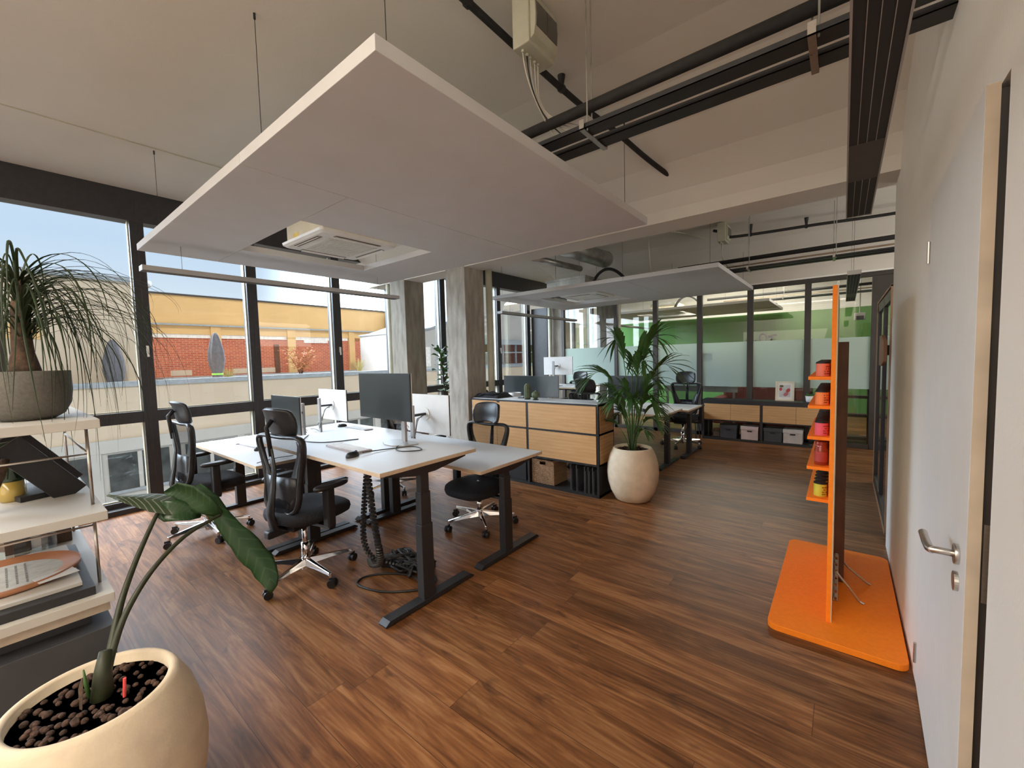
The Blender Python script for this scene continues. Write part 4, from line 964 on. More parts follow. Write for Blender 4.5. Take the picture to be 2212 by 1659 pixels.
t = thing('cable_pile', 'tangled black cables and power strip lying on the floor under the raised desk', 'cables', (-2.45, 1.80, 0))
rnd = random.Random(3)
for k in range(9):
    pts = [Vector((-2.48+rnd.uniform(-0.20, 0.22), 1.80+rnd.uniform(-0.13, 0.13), rnd.uniform(0.012, 0.085))) for _ in range(7)]
    MB().tube(cr_spline(pts, 6), 0.009, n=6).build('cable', 'cable', t, world=True, smooth=True)
MB().cbox((-2.45, 1.80, 0.024), (0.40, 0.06, 0.045), Matrix.Rotation(0.5, 3, 'Z')).build('power_strip', 'black_plastic', t, world=True, bevel=0.004)
MB().box(-2.58, 1.72, 0.02, -2.45, 1.80, 0.07).build('power_adapter', 'black_plastic', t, world=True, bevel=0.006)
cab('floor_cable', [(-2.30, 1.85, 0.012), (-2.15, 1.80, 0.008), (-2.12, 1.68, 0.008), (-2.30, 1.50, 0.008), (-2.52, 1.44, 0.008), (-2.58, 1.52, 0.008), (-2.50, 1.64, 0.008), (-2.34, 1.72, 0.012), (-2.2, 1.70, 0.02), (-2.12, 1.64, 0.008)], 0.007, 'loop of black cable on the floor in front of the cable pile')
t = thing('cable_pile', 'small pile of black cables on the floor under the leftmost desk', 'cables', (-4.0, 1.62, 0))
for k in range(5):
    pts = [Vector((-3.95+rnd.uniform(-0.16, 0.16), 1.62+rnd.uniform(-0.10, 0.10), rnd.uniform(0.012, 0.07))) for _ in range(6)]
    MB().tube(cr_spline(pts, 6), 0.009, n=6).build('cable', 'cable', t, world=True, smooth=True)
MB().cbox((-4.02, 1.64, 0.024), (0.34, 0.06, 0.045), Matrix.Rotation(-0.3, 3, 'Z')).build('power_strip', 'black_plastic', t, world=True, bevel=0.004)

# ================================================================== OAK DIVIDER CABINET
t = thing('oak_cabinet', 'oak and black cabinet dividing the room, with a white top and open bottom row', 'cabinet', (-2.90, 4.08, 0))
cx0, cx1, cy0, cy1 = -3.82, -1.98, 3.90, 4.27
F = MB()
for x in (cx0, -2.915, cx1-0.025):
    F.box(x, cy0, 0.0, x+ (0.03 if x == -2.915 else 0.025), cy1, 0.99)
for (z0, z1) in ((0.0, 0.030), (0.335, 0.357), (0.665, 0.685), (0.978, 0.995)):
    F.box(cx0, cy0+0.0005, z0, cx1, cy1-0.0005, z1)
F.build('carcass', 'black', t, world=True)
MB().box(cx0+0.018, cy0+0.018, 0.993, cx1-0.018, cy1-0.018, 1.001).build('top', 'white', t, world=True)
for (x0, x1, z0, z1, nm) in ((cx0+0.027, -3.375, 0.687, 0.976, 'door'), (-3.371, -2.917, 0.687, 0.976, 'door'), (cx0+0.027, -3.375, 0.359, 0.663, 'door'), (-3.371, -2.917, 0.359, 0.663, 'door'),
                             (-2.883, cx1-0.027, 0.687, 0.976, 'drawer'), (-2.883, cx1-0.027, 0.359, 0.663, 'drawer')):
    d = MB().box(x0, cy0-0.006, z0, x1, cy0+0.012, z1).build(nm, 'oak', t, world=True, bevel=0.001)
    if x0 == -3.371 and z0 > 0.6:
        dd = MB().box(x0+0.01, cy0-0.008, z1-0.014, x0+0.05, cy0-0.005, z1+0.001); dd.v = [(v[0]-t.location.x, v[1]-t.location.y, v[2]) for v in dd.v]; dd.build('pull', 'black', d)
for (z0, z1) in ((0.687, 0.976), (0.359, 0.663)):
    MB().box(cx1-0.010, cy0+0.027, z0, cx1+0.004, cy1-0.022, z1).build('side_panel', 'oak_side', t, world=True)
MB().box(cx1-0.006, cy0+0.3, 0.05, cx1+0.003, cy0+0.32, 0.08).build('foot_pad', 'white_cap', t, world=True)
MB().box(cx0+0.02, cy1-0.02, 0.36, cx1-0.02, cy1-0.005, 0.98).build('rear_panel', 'oak', t, world=True)
t = thing('woven_basket', 'brown woven basket with a cut-out handle in the bottom row of the oak cabinet', 'basket', (-2.715, 4.07, 0.031))
b = MB().box(-0.155, -0.145, 0, -0.143, 0.145, 0.275).box(0.143, -0.145, 0, 0.155, 0.145, 0.275).box(-0.143, 0.133, 0, 0.143, 0.145, 0.275).box(-0.143, -0.133, 0, 0.143, 0.133, 0.012)
b.box(-0.143, -0.145, 0, 0.143, -0.133, 0.225).box(-0.143, -0.145, 0.225, -0.040, -0.133, 0.262).box(0.040, -0.145, 0.225, 0.143, -0.133, 0.262).box(-0.143, -0.145, 0.262, 0.143, -0.133, 0.275)
b.build('basket_body', 'weave', t, bevel=0.003)
rm = MB()
for a_, b_ in (((-0.15, -0.14), (0.15, -0.14)), ((0.15, -0.14), (0.15, 0.14)), ((0.15, 0.14), (-0.15, 0.14)), ((-0.15, 0.14), (-0.15, -0.14))): rm.tube([(a_[0], a_[1], 0.276), (b_[0], b_[1], 0.276)], 0.009, n=8)
rm.build('rim', 'weave', t, smooth=True)
t0 = None
for i, (x, y) in enumerate(((-2.335, 4.075), (-2.265, 4.08), (-2.155, 4.06), (-2.115, 4.07), (-2.065, 4.075))):
    if t0 is None:
        t0 = thing('magazine_file', '', 'file', (x, y, 0.031), 0, 'dark grey files in the bottom row of the oak cabinet')
        MB().box(-0.006, -0.155, 0, 0.002, 0.155, 0.285).box(0.002, 0.147, 0, 0.018, 0.155, 0.285).box(0.002, -0.155, 0, 0.018, 0.155, 0.006).build('sleeve', 'charcoal', t0)
        MB().box(0.004, -0.150, 0.006, 0.013, 0.144, 0.24).build('papers', 'charcoal', t0)
        o = t0
    else: o = dup(t0, (x, y, 0.031), 0)
    o['label'] = ('upright dark grey file in the oak cabinet, next to the woven basket', 'upright dark grey file in the oak cabinet, second from the woven basket', 'upright dark grey file in the oak cabinet, middle one of five',
                  'upright dark grey file in the oak cabinet, second from the palm pot', 'upright dark grey file in the oak cabinet, nearest the palm pot')[i]
t = thing('black_crate', 'black open crate in the bottom row of the oak cabinet, left of the basket', 'crate', (-3.12, 4.07, 0.031))
MB().box(-0.16, -0.14, 0, 0.16, 0.14, 0.01).box(-0.16, -0.14, 0.01, -0.15, 0.14, 0.22).box(0.15, -0.14, 0.01, 0.16, 0.14, 0.22).box(-0.15, -0.14, 0.01, 0.15, -0.13, 0.22).box(-0.15, 0.13, 0.01, 0.15, 0.14, 0.22).build('crate_body', 'basketin', t)

# things on the oak cabinet
t = thing('tall_cactus', 'tall ribbed column cactus standing on the oak cabinet', 'cactus', (-2.995, 4.04, 1.001))
MB().lathe([(0.030, 0), (0.036, 0.03), (0.038, 0.10), (0.036, 0.155), (0.026, 0.182), (0.010, 0.193), (0.001, 0.194)], (0, 0, 0.0), n=60, ribs=12, amp=0.09).build('cactus_body', 'cactus', t, smooth=True)
MB().lathe([(0.034, 0.0), (0.040, 0.004), (0.040, 0.007), (0.030, 0.009)], (0, 0, 0), n=24).build('base_plate', 'black', t)
t = thing('round_cactus', 'small round ribbed cactus standing on the oak cabinet beside the tall one', 'cactus', (-2.86, 4.02, 1.001))
MB().lathe([(0.014, 0.006), (0.020, 0.016), (0.040, 0.035), (0.047, 0.058), (0.042, 0.082), (0.024, 0.100), (0.001, 0.104)], (0, 0, 0), n=60, ribs=12, amp=0.08).build('cactus_body', 'cactus', t, smooth=True)
MB().lathe([(0.030, 0.0), (0.038, 0.003), (0.038, 0.006), (0.020, 0.012)], (0, 0, 0), n=24).build('base_plate', 'black', t)
MB().ball((0, 0, 0.106), 0.007).build('bud', 'paper', t)
t = thing('black_bag', 'flat black fabric bag lying on the oak cabinet beside the concrete column', 'bag', (-3.62, 4.10, 1.001))
rows = []
rb = random.Random(5)
for i in range(9):
    y = -0.15 + 0.30*i/8; r = []
    for k in range(15):
        x = -0.19 + 0.42*k/14; e = min(1, 6*min(i, 8-i)/8.0, 6*min(k, 14-k)/14.0)
        r.append((x, y, (0.025 + 0.045*e*(0.65+0.35*math.sin(k*0.9+i*0.6))) if e > 0 else 0.0))
    rows.append(r)
MB().grid(rows).build('bag_body', 'black_fabric', t, smooth=True, solid=0.004)
MB().tube(cr_spline([(-0.10, -0.13, 0.03), (0.0, -0.15, 0.06), (0.12, -0.13, 0.045), (0.18, -0.04, 0.06)], 6), 0.008, n=8).build('strap', 'black_fabric', t, smooth=True)
tag(MB().box(-3.19, 4.10, 1.001, -3.11, 4.13, 1.016).build('remote_control', 'black_plastic', bevel=0.003), 'small black remote control lying on the oak cabinet left of the cactus', 'remote control')
t = thing('white_planter', 'white planter pot on the far desk behind the tall cactus', 'pot', (-4.30, 5.45, 0.73))
MB().lathe([(0.07, 0), (0.09, 0.01), (0.105, 0.16), (0.108, 0.20), (0.100, 0.20), (0.095, 0.17)], n=28).build('pot', 'porcelain', t, smooth=True)
tag(MB().lathe([(0.001, 0.0), (0.03, 0.001), (0.034, 0.008), (0.020, 0.016), (0.001, 0.018)], (-2.10, 4.17, 1.001), n=20).build('white_disc', 'porcelain', smooth=True), 'small white round object at the right end of the oak cabinet top', 'button')

# ================================================================== POTS AND PLANTS
POT = [(0.001, 0.0), (0.150, 0.0), (0.178, 0.012), (0.225, 0.10), (0.254, 0.20), (0.262, 0.29), (0.255, 0.38), (0.232, 0.47), (0.200, 0.535), (0.190, 0.548), (0.181, 0.549), (0.172, 0.543), (0.172, 0.50), (0.001, 0.49)]
def make_pot(name, label, loc):
    t = thing(name, label, 'plant', loc)
    MB().lathe(POT, n=64).build('pot', 'stone', t, smooth=True)
    g = MB(); rg = random.Random(11)
    n = 24
    for i in range(150):
        r = 0.162*math.sqrt(rg.random()); a = rg.random()*2*PI; s = rg.uniform(0.007, 0.011)
        g.ball((r*math.cos(a), r*math.sin(a), 0.520+rg.uniform(-0.004, 0.004)), s, 7, 5, 0.8)
    g.lathe([(0.001, 0.516), (0.171, 0.516)], n=32)
    g.build('granulate', 'soil', t, smooth=True)
    return t
def blade(mids, hw, side, rows_v=7, fold=0.25, wave=0.0, wn_=0):
    """leaf surface along mids; side = lateral direction per point; returns rows and uv"""
    rows = []; uvs = []
    n = len(mids)
    for i, (m_, w_, s_) in enumerate(zip(mids, hw, side)):
        m_ = Vector(m_); s_ = Vector(s_).normalized()
        t_ = (Vector(mids[min(i+1, n-1)]) - Vector(mids[max(i-1, 0)])).normalized()
        s_ = (s_ - t_*s_.dot(t_)).normalized(); nrm = t_.cross(s_).normalized()
        r = []
        for k in range(rows_v):
            u = -1 + 2*k/(rows_v-1)
            wv = wave*math.sin(i*1.15+wn_+(1.5 if u > 0 else 0))*abs(u)**2
            r.append(m_ + s_*(w_*u*(1+0.06*math.sin(i*2.1+u))) + nrm*(-fold*w_*abs(u)**1.4 + wv))
            uvs.append((i/(n-1), u))
        rows.append(r)
    return rows, uvs

# --- elephant ear in the foreground pot
t = make_pot('elephant_ear_plant', 'elephant ear plant with two long-stemmed leaves in a round beige pot in the foreground', (-1.715, 0.125, 0))
def sub(v): return Vector((v[0]+1.715, v[1]-0.125, v[2]))
pa = cr_spline([(-1.735, 0.145, 0.50), (-1.745, 0.155, 0.56), (-1.785, 0.178, 0.63), (-1.86, 0.218, 0.727), (-1.94, 0.268, 0.809), (-2.02, 0.325, 0.887), (-2.09, 0.376, 0.948)], 6)
pb = cr_spline([(-1.728, 0.148, 0.50), (-1.738, 0.158, 0.56), (-1.765, 0.182, 0.635), (-1.805, 0.225, 0.718), (-1.86, 0.303, 0.802), (-1.93, 0.411, 0.862), (-1.985, 0.525, 0.885), (-2.0, 0.549, 0.886)], 6)
MB().tube([sub(p) for p in pa], [lerp(0.0125, 0.0065, i/(len(pa)-1)) for i in range(len(pa))], n=12).build('stalk', 'stem', t, smooth=True)
MB().tube([sub(p) for p in pb], [lerp(0.0115, 0.0055, i/(len(pb)-1)) for i in range(len(pb))], n=12).build('stalk', 'stem', t, smooth=True)
MB().tube([sub(p) for p in ((-1.72, 0.14, 0.48), (-1.738, 0.15, 0.58), (-1.75, 0.160, 0.64))], [0.030, 0.022, 0.014], n=12).build('trunk', 'stem', t, smooth=True)
VF = Vector((-0.6234, 0.7795, -0.0611)); VR = Vector((0.7817, 0.6231, -0.0258))
mb_ = [(-2.06, 0.496, 1.017), (-2.045, 0.507, 0.975), (-2.03, 0.521, 0.939), (-2.0, 0.549, 0.886), (-1.98, 0.565, 0.85), (-1.96, 0.581, 0.812), (-1.945, 0.60, 0.775), (-1.93, 0.622, 0.736), (-1.915, 0.638, 0.70), (-1.90, 0.655, 0.669), (-1.885, 0.667, 0.63), (-1.87, 0.674, 0.595), (-1.865, 0.674, 0.565), (-1.86, 0.670, 0.541)]
hb = [0.010, 0.030, 0.042, 0.030, 0.034, 0.040, 0.044, 0.048, 0.049, 0.046, 0.042, 0.034, 0.022, 0.003]
sd = (VR*0.62 + VF*0.55 + Vector((0, 0, 0.30)))
rw, uv = blade([sub(p) for p in mb_], hb, [sd]*len(mb_), 9, 0.35, 0.009)
MB().grid(rw).build('leaf', 'alo', t, smooth=True, uv=uv, solid=0.0012)
# upper basal lobe of the hanging leaf
ml = [(-2.0, 0.549, 0.886), (-2.03, 0.50, 0.94), (-2.065, 0.462, 0.985), (-2.085, 0.43, 1.01), (-2.10, 0.395, 1.005)]
rw, uv = blade([sub(p) for p in ml], [0.012, 0.040, 0.048, 0.032, 0.004], [Vector((0.3, 0.5, 0.8))]*5, 7, 0.2, 0.008)
MB().grid(rw).build('leaf_lobe', 'alo', t, smooth=True, uv=uv, solid=0.0012)
# the other leaf, seen from its pale veined underside
ma = [(-2.12, 0.235, 1.030), (-2.10, 0.262, 1.022), (-2.10, 0.306, 1.008), (-2.10, 0.358, 0.985), (-2.10, 0.414, 0.958), (-2.10, 0.460, 0.930), (-2.10, 0.505, 0.902), (-2.095, 0.54, 0.876), (-2.09, 0.560, 0.862)]
ha = [0.003, 0.022, 0.040, 0.052, 0.054, 0.046, 0.032, 0.018, 0.002]
rw, uv = blade([sub(p) for p in ma], ha, [Vector((-0.75, 0.25, 0.32))]*9, 9, 0.15, 0.010, 1)
MB().grid(rw).build('leaf', 'alo2', t, smooth=True, uv=uv, solid=0.0012)
ml = [(-2.09, 0.376, 0.948), (-2.07, 0.40, 0.935), (-2.055, 0.43, 0.925), (-2.05, 0.465, 0.905), (-2.05, 0.495, 0.885)]
rw, uv = blade([sub(p) for p in ml], [0.030, 0.042, 0.038, 0.026, 0.004], [Vector((0.35, 0.1, -0.9))]*5, 7, 0.2, 0.006)
MB().grid(rw).build('leaf_lobe', 'alo', t, smooth=True, uv=uv, solid=0.0012)
MB().cyl((0.045, 0.060, 0.515), (0.050, 0.063, 0.575), 0.004, n=8).build('marker', 'red_note', t)
MB().tube([(-0.03, -0.005, 0.51), (-0.045, -0.01, 0.56), (-0.052, -0.012, 0.60)], [0.006, 0.005, 0.002], n=8).build('shoot', 'fig', t, smooth=True)
MB().grid([[(0.0, -0.03, 0.51), (0.012, -0.026, 0.51)], [(-0.012, -0.028, 0.57), (0.006, -0.02, 0.57)], [(-0.01, -0.02, 0.60), (-0.004, -0.018, 0.60)]]).build('dry_sheath', 'label_coral' if False else 'bark', t, solid=0.001)

# --- kentia palm
t = make_pot('kentia_palm', 'tall green kentia palm in a round beige pot at the end of the oak cabinet', (-1.70, 4.11, 0))
rp_ = random.Random(21)
def frond(base, tip, droop, nleaf, ll, name='frond', twist=0.0, start=0.35):
    base = Vector(base); tip = Vector(tip)
    d = tip - base; hor = Vector((d.x, d.y, 0)); 
    hd = hor.normalized() if hor.length > 1e-4 else Vector((1, 0, 0))
    c1 = base + Vector((0, 0, d.z*0.55 + droop*0.5)) + hor*0.12
    c2 = tip - hor*0.35 + Vector((0, 0, droop))
    P = bez(base, c1, c2, tip, 26)
    mb = MB().tube(P, [lerp(0.0065, 0.0015, i/26) for i in range(27)], n=6)
    i0 = int(26*start)
    for j in range(nleaf):
        f = j/(nleaf-1); idx = i0 + f*(26-i0); i = min(25, int(idx)); p = P[i].lerp(P[i+1], idx-i) if i < 26 else P[26]
        tg = (P[min(26, i+1)]-P[max(0, i-1)]).normalized()
        lat = tg.cross(Vector((0, 0, 1)))
        if lat.length < 0.1: lat = hd.cross(Vector((0, 0, 1)))
        lat.normalize()
        L = ll*(0.80+0.55*math.sin(PI*(0.12+0.80*f)))*rp_.uniform(0.88, 1.08)
        for s in (-1, 1):
            dirv = (lat*s*(0.62-0.22*f) + tg*(1.0+0.3*f) + Vector((0, 0, 0.10))).normalized()
            w_ = 0.0155*rp_.uniform(0.85, 1.15); rows = []
            nrm = dirv.cross(lat.cross(dirv)).normalized()
            side = dirv.cross(Vector((0, 0, 1))).normalized()
            for k, (q, ww) in enumerate(((0, 0.35), (0.2, 0.9), (0.45, 1.0), (0.7, 0.75), (0.88, 0.4), (1.0, 0.03))):
                c = p + dirv*(L*q) + Vector((0, 0, -0.26*L*q*q*q - 0.06*L*q*q))
                up = side.cross(dirv).normalized()
                rows.append([c - side*w_*ww + up*w_*0.35*ww, c, c + side*w_*ww + up*w_*0.35*ww])
            mb.grid(rows)
    return mb
F_ = [((0.02, 0.0), (0.26, 0.00, 1.66), 0.16, 12, 0.24), ((-0.02, 0.02), (-0.20, 0.05, 1.66), 0.16, 12, 0.23), ((0.0, 0.0), (-0.42, -0.10, 1.27), 0.24, 12, 0.23), ((0.03, 0.0), (0.36, 0.10, 1.36), 0.20, 12, 0.25),
      ((0.0, -0.02), (0.26, -0.12, 1.02), 0.16, 10, 0.20), ((0.0, 0.0), (-0.08, 0.22, 1.45), 0.12, 11, 0.22), ((0.02, 0.02), (0.16, 0.24, 1.22), 0.14, 10, 0.20), ((-0.02, 0), (-0.28, 0.08, 0.95), 0.14, 9, 0.18),
      ((0.02, -0.02), (0.30, -0.12, 0.84), 0.12, 9, 0.15), ((-0.02, -0.02), (-0.30, -0.05, 0.78), 0.10, 7, 0.14), ((0.0, -0.02), (0.08, -0.18, 1.06), 0.10, 10, 0.18), ((0.0, 0.02), (-0.12, -0.16, 1.04), 0.10, 10, 0.18),
      ((0.03, 0.01), (0.18, 0.02, 1.10), 0.10, 10, 0.19), ((-0.01, 0.0), (-0.06, -0.08, 1.16), 0.08, 9, 0.17), ((0.02, 0.0), (0.18, -0.10, 0.74), 0.06, 7, 0.12), ((-0.01, -0.01), (-0.14, 0.0, 0.90), 0.06, 8, 0.15),
      ((0.0, 0.01), (0.10, 0.10, 1.60), 0.10, 12, 0.22), ((0.01, -0.01), (0.16, -0.12, 1.42), 0.14, 11, 0.21), ((-0.02, 0.0), (-0.24, -0.06, 1.10), 0.14, 10, 0.19), ((0.02, 0.0), (0.26, 0.02, 0.96), 0.10, 9, 0.16)]
for (b, e, dr_, nl, ll) in F_:
    frond((b[0], b[1], 0.50), (e[0], e[1], e[2]), dr_, nl, ll, start=0.55).build('frond', 'palm', t, smooth=True)
for k in range(7):
    a = 2*PI*k/7; MB().tube([(0.025*math.cos(a), 0.025*math.sin(a), 0.50), (0.03*math.cos(a), 0.03*math.sin(a), 0.60), (0.05*math.cos(a), 0.05*math.sin(a), 0.72)], [0.009, 0.007, 0.004], n=8).build('stalk', 'stem', t, smooth=True)

# --- fiddle-leaf fig between the columns
t = thing('fiddle_leaf_fig', 'fiddle-leaf fig standing between the two concrete columns', 'plant', (-4.90, 4.62, 0))
MB().lathe([(0.001, 0), (0.11, 0.0), (0.13, 0.04), (0.15, 0.30), (0.145, 0.30), (0.135, 0.27), (0.001, 0.26)], n=32).build('pot', 'porcelain', t, smooth=True)
MB().tube(cr_spline([(0, 0, 0.26), (0.02, -0.06, 0.6), (0.0, -0.16, 0.95), (0.03, -0.24, 1.25), (0.02, -0.26, 1.62)], 6), 0.010, n=8).build('stem', 'bark', t, smooth=True)
rf = random.Random(9)
fl = MB()
for i in range(26):
    z = 0.98 + 0.68*i/25; a = i*2.4; 
    b = Vector((0.02, -0.10-0.18*min(1, (z-0.7)/0.9), z))
    up = 0.3 + 0.75*(i/25)
    d = Vector((math.cos(a), math.sin(a), up)).normalized(); L = rf.uniform(0.15, 0.22)
    sd_ = d.cross(Vector((0, 0, 1))).normalized()
    mids = [b + d*(L*q + 0.02) + Vector((0, 0, -0.10*L*q*q*4)) for q in (0, 0.15, 0.35, 0.55, 0.75, 0.92, 1.0)]
    rw, uv = blade(mids, [0.006, 0.040, 0.045, 0.060, 0.072, 0.050, 0.006], [sd_]*7, 5, 0.25, 0.012, i)
    fl.grid(rw)
fl.build('foliage', 'fig', t, smooth=True)

# --- ponytail palm on the shelf
t = thing('ponytail_palm', 'ponytail palm with thin arching leaves in a grey bowl pot on the shelf', 'plant', (-2.47, 0.078, 1.313))
MB().lathe([(0.001, 0.0), (0.070, 0.0), (0.098, 0.018), (0.118, 0.060), (0.124, 0.110), (0.123, 0.185), (0.119, 0.187), (0.115, 0.180), (0.112, 0.165), (0.001, 0.160)], n=48).build('pot', 'grey_pot', t, smooth=True)
MB().tube([(0, 0, 0.155), (0, 0, 0.20), (-0.002, 0.0, 0.26), (-0.004, 0.0, 0.34), (0.0, 0.004, 0.42), (0.008, 0.012, 0.50), (0.02, 0.02, 0.545)], [0.052, 0.043, 0.031, 0.027, 0.027, 0.022, 0.010], n=16).build('trunk', 'bark', t, smooth=True)
ro = random.Random(4)
lv = MB()
for i in range(175):
    z0 = ro.uniform(0.30, 0.55); right = i < 105
    a = ro.gauss(0.75, 0.62) if right else ro.uniform(0, 2*PI)
    d = Vector((math.cos(a), math.sin(a), 0)); H = ro.uniform(0.0, 0.15); Rr = ro.uniform(0.18, 0.50) if right else ro.uniform(0.12, 0.30)
    drop = ro.choice((ro.uniform(0.0, 0.15), ro.uniform(0.12, 0.38), ro.uniform(0.30, 0.62)))
    b = Vector((0.0, 0.005, z0)) + d*0.016
    P = bez(b, b + d*Rr*0.42 + Vector((0, 0, H+0.07)), b + d*Rr*1.05 + Vector((0, 0, H*0.8-drop*0.15)), b + d*Rr*(1.0-0.25*drop) + Vector((ro.uniform(-0.05, 0.05), ro.uniform(-0.05, 0.05), -drop)), 14)
    sd_ = d.cross(Vector((0, 0, 1)))
    w_ = ro.uniform(0.0016, 0.0045); rows = []
    for k, p in enumerate(P):
        f = k/14; ww = w_*(1-f**2.5*0.9)
        tg = (P[min(14, k+1)]-P[max(0, k-1)]).normalized(); s2 = (sd_ - tg*sd_.dot(tg)).normalized(); n2 = tg.cross(s2)
        rows.append([p - s2*ww + n2*ww*0.5, p, p + s2*ww + n2*ww*0.5])
    lv.grid(rows)
lv.build('foliage', 'pony', t, smooth=True)

# ================================================================== SHELF IN THE LEFT FOREGROUND
t = thing('shelf_unit', 'low white shelf with steel rods in the left foreground, standing on a black plinth', 'shelf', (-2.75, 0.05, 0))
SX0, SX1, SY0, SY1 = -3.32, -2.20, -0.17, 0.242
for z in (1.312, 0.958, 0.635):
    MB().box(SX0, SY0, z-0.034, SX1, SY1, z).build('shelf_board', 'shelf', t, world=True, bevel=0.0015)
MB().box(SX0, SY0, 0.560, SX1-0.03, SY1-0.012, 0.596).build('lower_board', 'shelf_edge', t, world=True)
MB().box(SX0, SY0, 0.0, SX1-0.01, SY1-0.006, 0.505).build('plinth_box', 'charcoal', t, world=True, bevel=0.002)
MB().box(SX0+0.04, SY0+0.04, 0.505, SX1-0.10, SY1-0.06, 0.560).build('plinth_riser', 'charcoal', t, world=True)
for (x, y) in ((-2.35, 0.218), (-3.22, 0.218), (-2.35, -0.14), (-3.22, -0.14)):
    for (z0, z1) in ((0.635, 0.924), (0.958, 1.278)):
        MB().cyl((x, y, z0), (x, y, z1), 0.0055, n=12).build('rod', 'steel', t, world=True, smooth=True)
for z in (0.875, 1.165, 0.785 if False else 0.876):
    MB().tube([(-2.35, 0.218, z), (-2.35, -0.14, z)], 0.004, n=8).build('cross_rod', 'steel', t, world=True, smooth=True)
MB().tube([(-3.22, 0.218, 1.165), (-2.35, 0.218, 1.165)], 0.004, n=8).build('cross_rod', 'steel', t, world=True, smooth=True)
MB().tube([(-3.22, -0.14, 1.245), (-3.22, 0.218, 1.245)], 0.004, n=8).build('cross_rod', 'steel', t, world=True, smooth=True)

# things on the shelves
def lean(name, label, c, size, rx, ry, rz, mat, cat, edge=None):
    t = thing(name, label, cat, c)
    R = Matrix.Rotation(rz, 3, 'Z') @ Matrix.Rotation(ry, 3, 'Y') @ Matrix.Rotation(rx, 3, 'X')
    MB().cbox((0, 0, 0), size, R).build('board', mat, t, bevel=0.002)
    if edge: MB().cbox(R @ Vector((size[0]/2-0.004, 0, size[2]/2+0.001)), (0.004, size[1], 0.002), R).build('edge', edge, t)
    return t
lean('tilted_black_frame', 'black tilted stand on the middle shelf, the longer piece with a bright edge', (-2.62, 0.10, 1.082), (0.020, 0.10, 0.31), 0.62, 0.0, 0.15, 'black', 'display stand', None)
lean('tilted_black_frame', 'black tilted stand on the middle shelf, the farther piece', (-2.92, 0.115, 1.090), (0.05, 0.09, 0.32), 0.62, 0.0, 0.15, 'black', 'display stand', None)
t = thing('wooden_fork_stand', 'brown wooden leg piece at the left edge of the middle shelf', 'stand', (-2.50, -0.02, 0.958))
MB().tube([(0.0, -0.06, 0.012), (-0.03, -0.01, 0.09), (-0.05, 0.02, 0.17), (-0.06, 0.03, 0.20)], [0.014, 0.018, 0.016, 0.012], n=10).build('leg', 'bark', t, smooth=True)
t = thing('green_bottle', 'dark green bottle with amber base on the middle shelf', 'bottle', (-2.72, 0.020, 0.958))
MB().lathe([(0.001, 0), (0.035, 0.0), (0.040, 0.01), (0.040, 0.085)], n=28).build('amber_base', 'amber', t, smooth=True)
MB().lathe([(0.040, 0.085), (0.044, 0.10), (0.042, 0.22), (0.036, 0.245), (0.001, 0.25)], n=28).build('bottle', 'greenvase', t, smooth=True)
tag(MB().cbox((-2.80, 0.06, 0.970), (0.30, 0.14, 0.022), Matrix.Rotation(0.3, 3, 'Z')).build('black_book', 'black', bevel=0.002), 'flat black book lying on the middle shelf', 'book')
tag(MB().cbox((-3.02, 0.12, 0.963), (0.20, 0.13, 0.008), Matrix.Rotation(-0.2, 3, 'Z')).build('paper_card', 'porcelain'), 'white card lying behind the bottle on the middle shelf', 'card')
# lower shelf: books, round tray, glass prisms
tag(MB().box(-2.86, -0.16, 0.636, -2.235, 0.195, 0.668).build('black_book', 'black', bevel=0.002), 'large black book at the bottom of the stack on the lower shelf', 'book')
tag(MB().box(-2.84, -0.16, 0.6685, -2.285, 0.165, 0.682).build('white_book', 'shelf', bevel=0.001), 'white book lying on the black book on the lower shelf', 'book')
t = thing('round_tray', 'round tray with a red wooden rim and printed grey paper on the lower shelf', 'tray', (-2.56, -0.02, 0.6835))
MB().lathe([(0.001, 0.0), (0.196, 0.0), (0.206, 0.004), (0.208, 0.020), (0.203, 0.022), (0.198, 0.008), (0.001, 0.006)], n=64).build('rim', 'woodring', t, smooth=True)
MB().lathe([(0.001, 0.0065), (0.190, 0.0065), (0.190, 0.0075), (0.001, 0.0078)], n=48).build('paper', 'paper', t)
rt = random.Random(2); tx = MB()
for i in range(7):
    y = -0.10+0.025*i; x = -0.12
    while x < 0.12:
        w_ = rt.uniform(0.006, 0.02); tx.box(x, y, 0.0079, x+w_, y+0.006, 0.0083); x += w_+0.006
tx.build('text', 'ink', t)
tag(MB().cbox((-2.395, 0.105, 0.700), (0.075, 0.11, 0.002), Matrix.Rotation(0.2, 3, 'Z')).build('white_card', 'porcelain'), 'white card lying on the rim of the round tray', 'card')
for i, (x, y, s, a) in enumerate(((-2.76, 0.06, 0.030, 0.4), (-2.88, 0.10, 0.034, 1.0), (-2.96, 0.03, 0.028, 0.1), (-3.06, 0.12, 0.030, 0.7))):
    R = Matrix.Rotation(a, 3, 'Z') @ Matrix.Rotation(0.25*(i % 2), 3, 'X')
    z0 = 0.636 if i > 0 else 0.712
    if i == 0: x, y, z0 = -2.93, -0.05, 0.636
    P = MB().cbox((x, y, z0+0.075), (s*1.7, s*1.7, 0.13), Matrix.Rotation(a, 3, 'Z'))
    P.add([(x-s, y-s, z0+0.142), (x+s, y-s, z0+0.142), (x+s, y+s, z0+0.142), (x-s, y+s, z0+0.142), (x, y, z0+0.20)], [(0, 1, 4), (1, 2, 4), (2, 3, 4), (3, 0, 4)])
    tag(P.build('glass_prism', 'crystal'), ('clear faceted glass block nearest the shelf front edge, leftmost', 'clear faceted glass block on the lower shelf, second from the tray', 'clear faceted glass block on the lower shelf, third from the tray', 'clear faceted glass block at the back of the lower shelf')[i], 'glass ornament', 'glass blocks on the lower shelf')
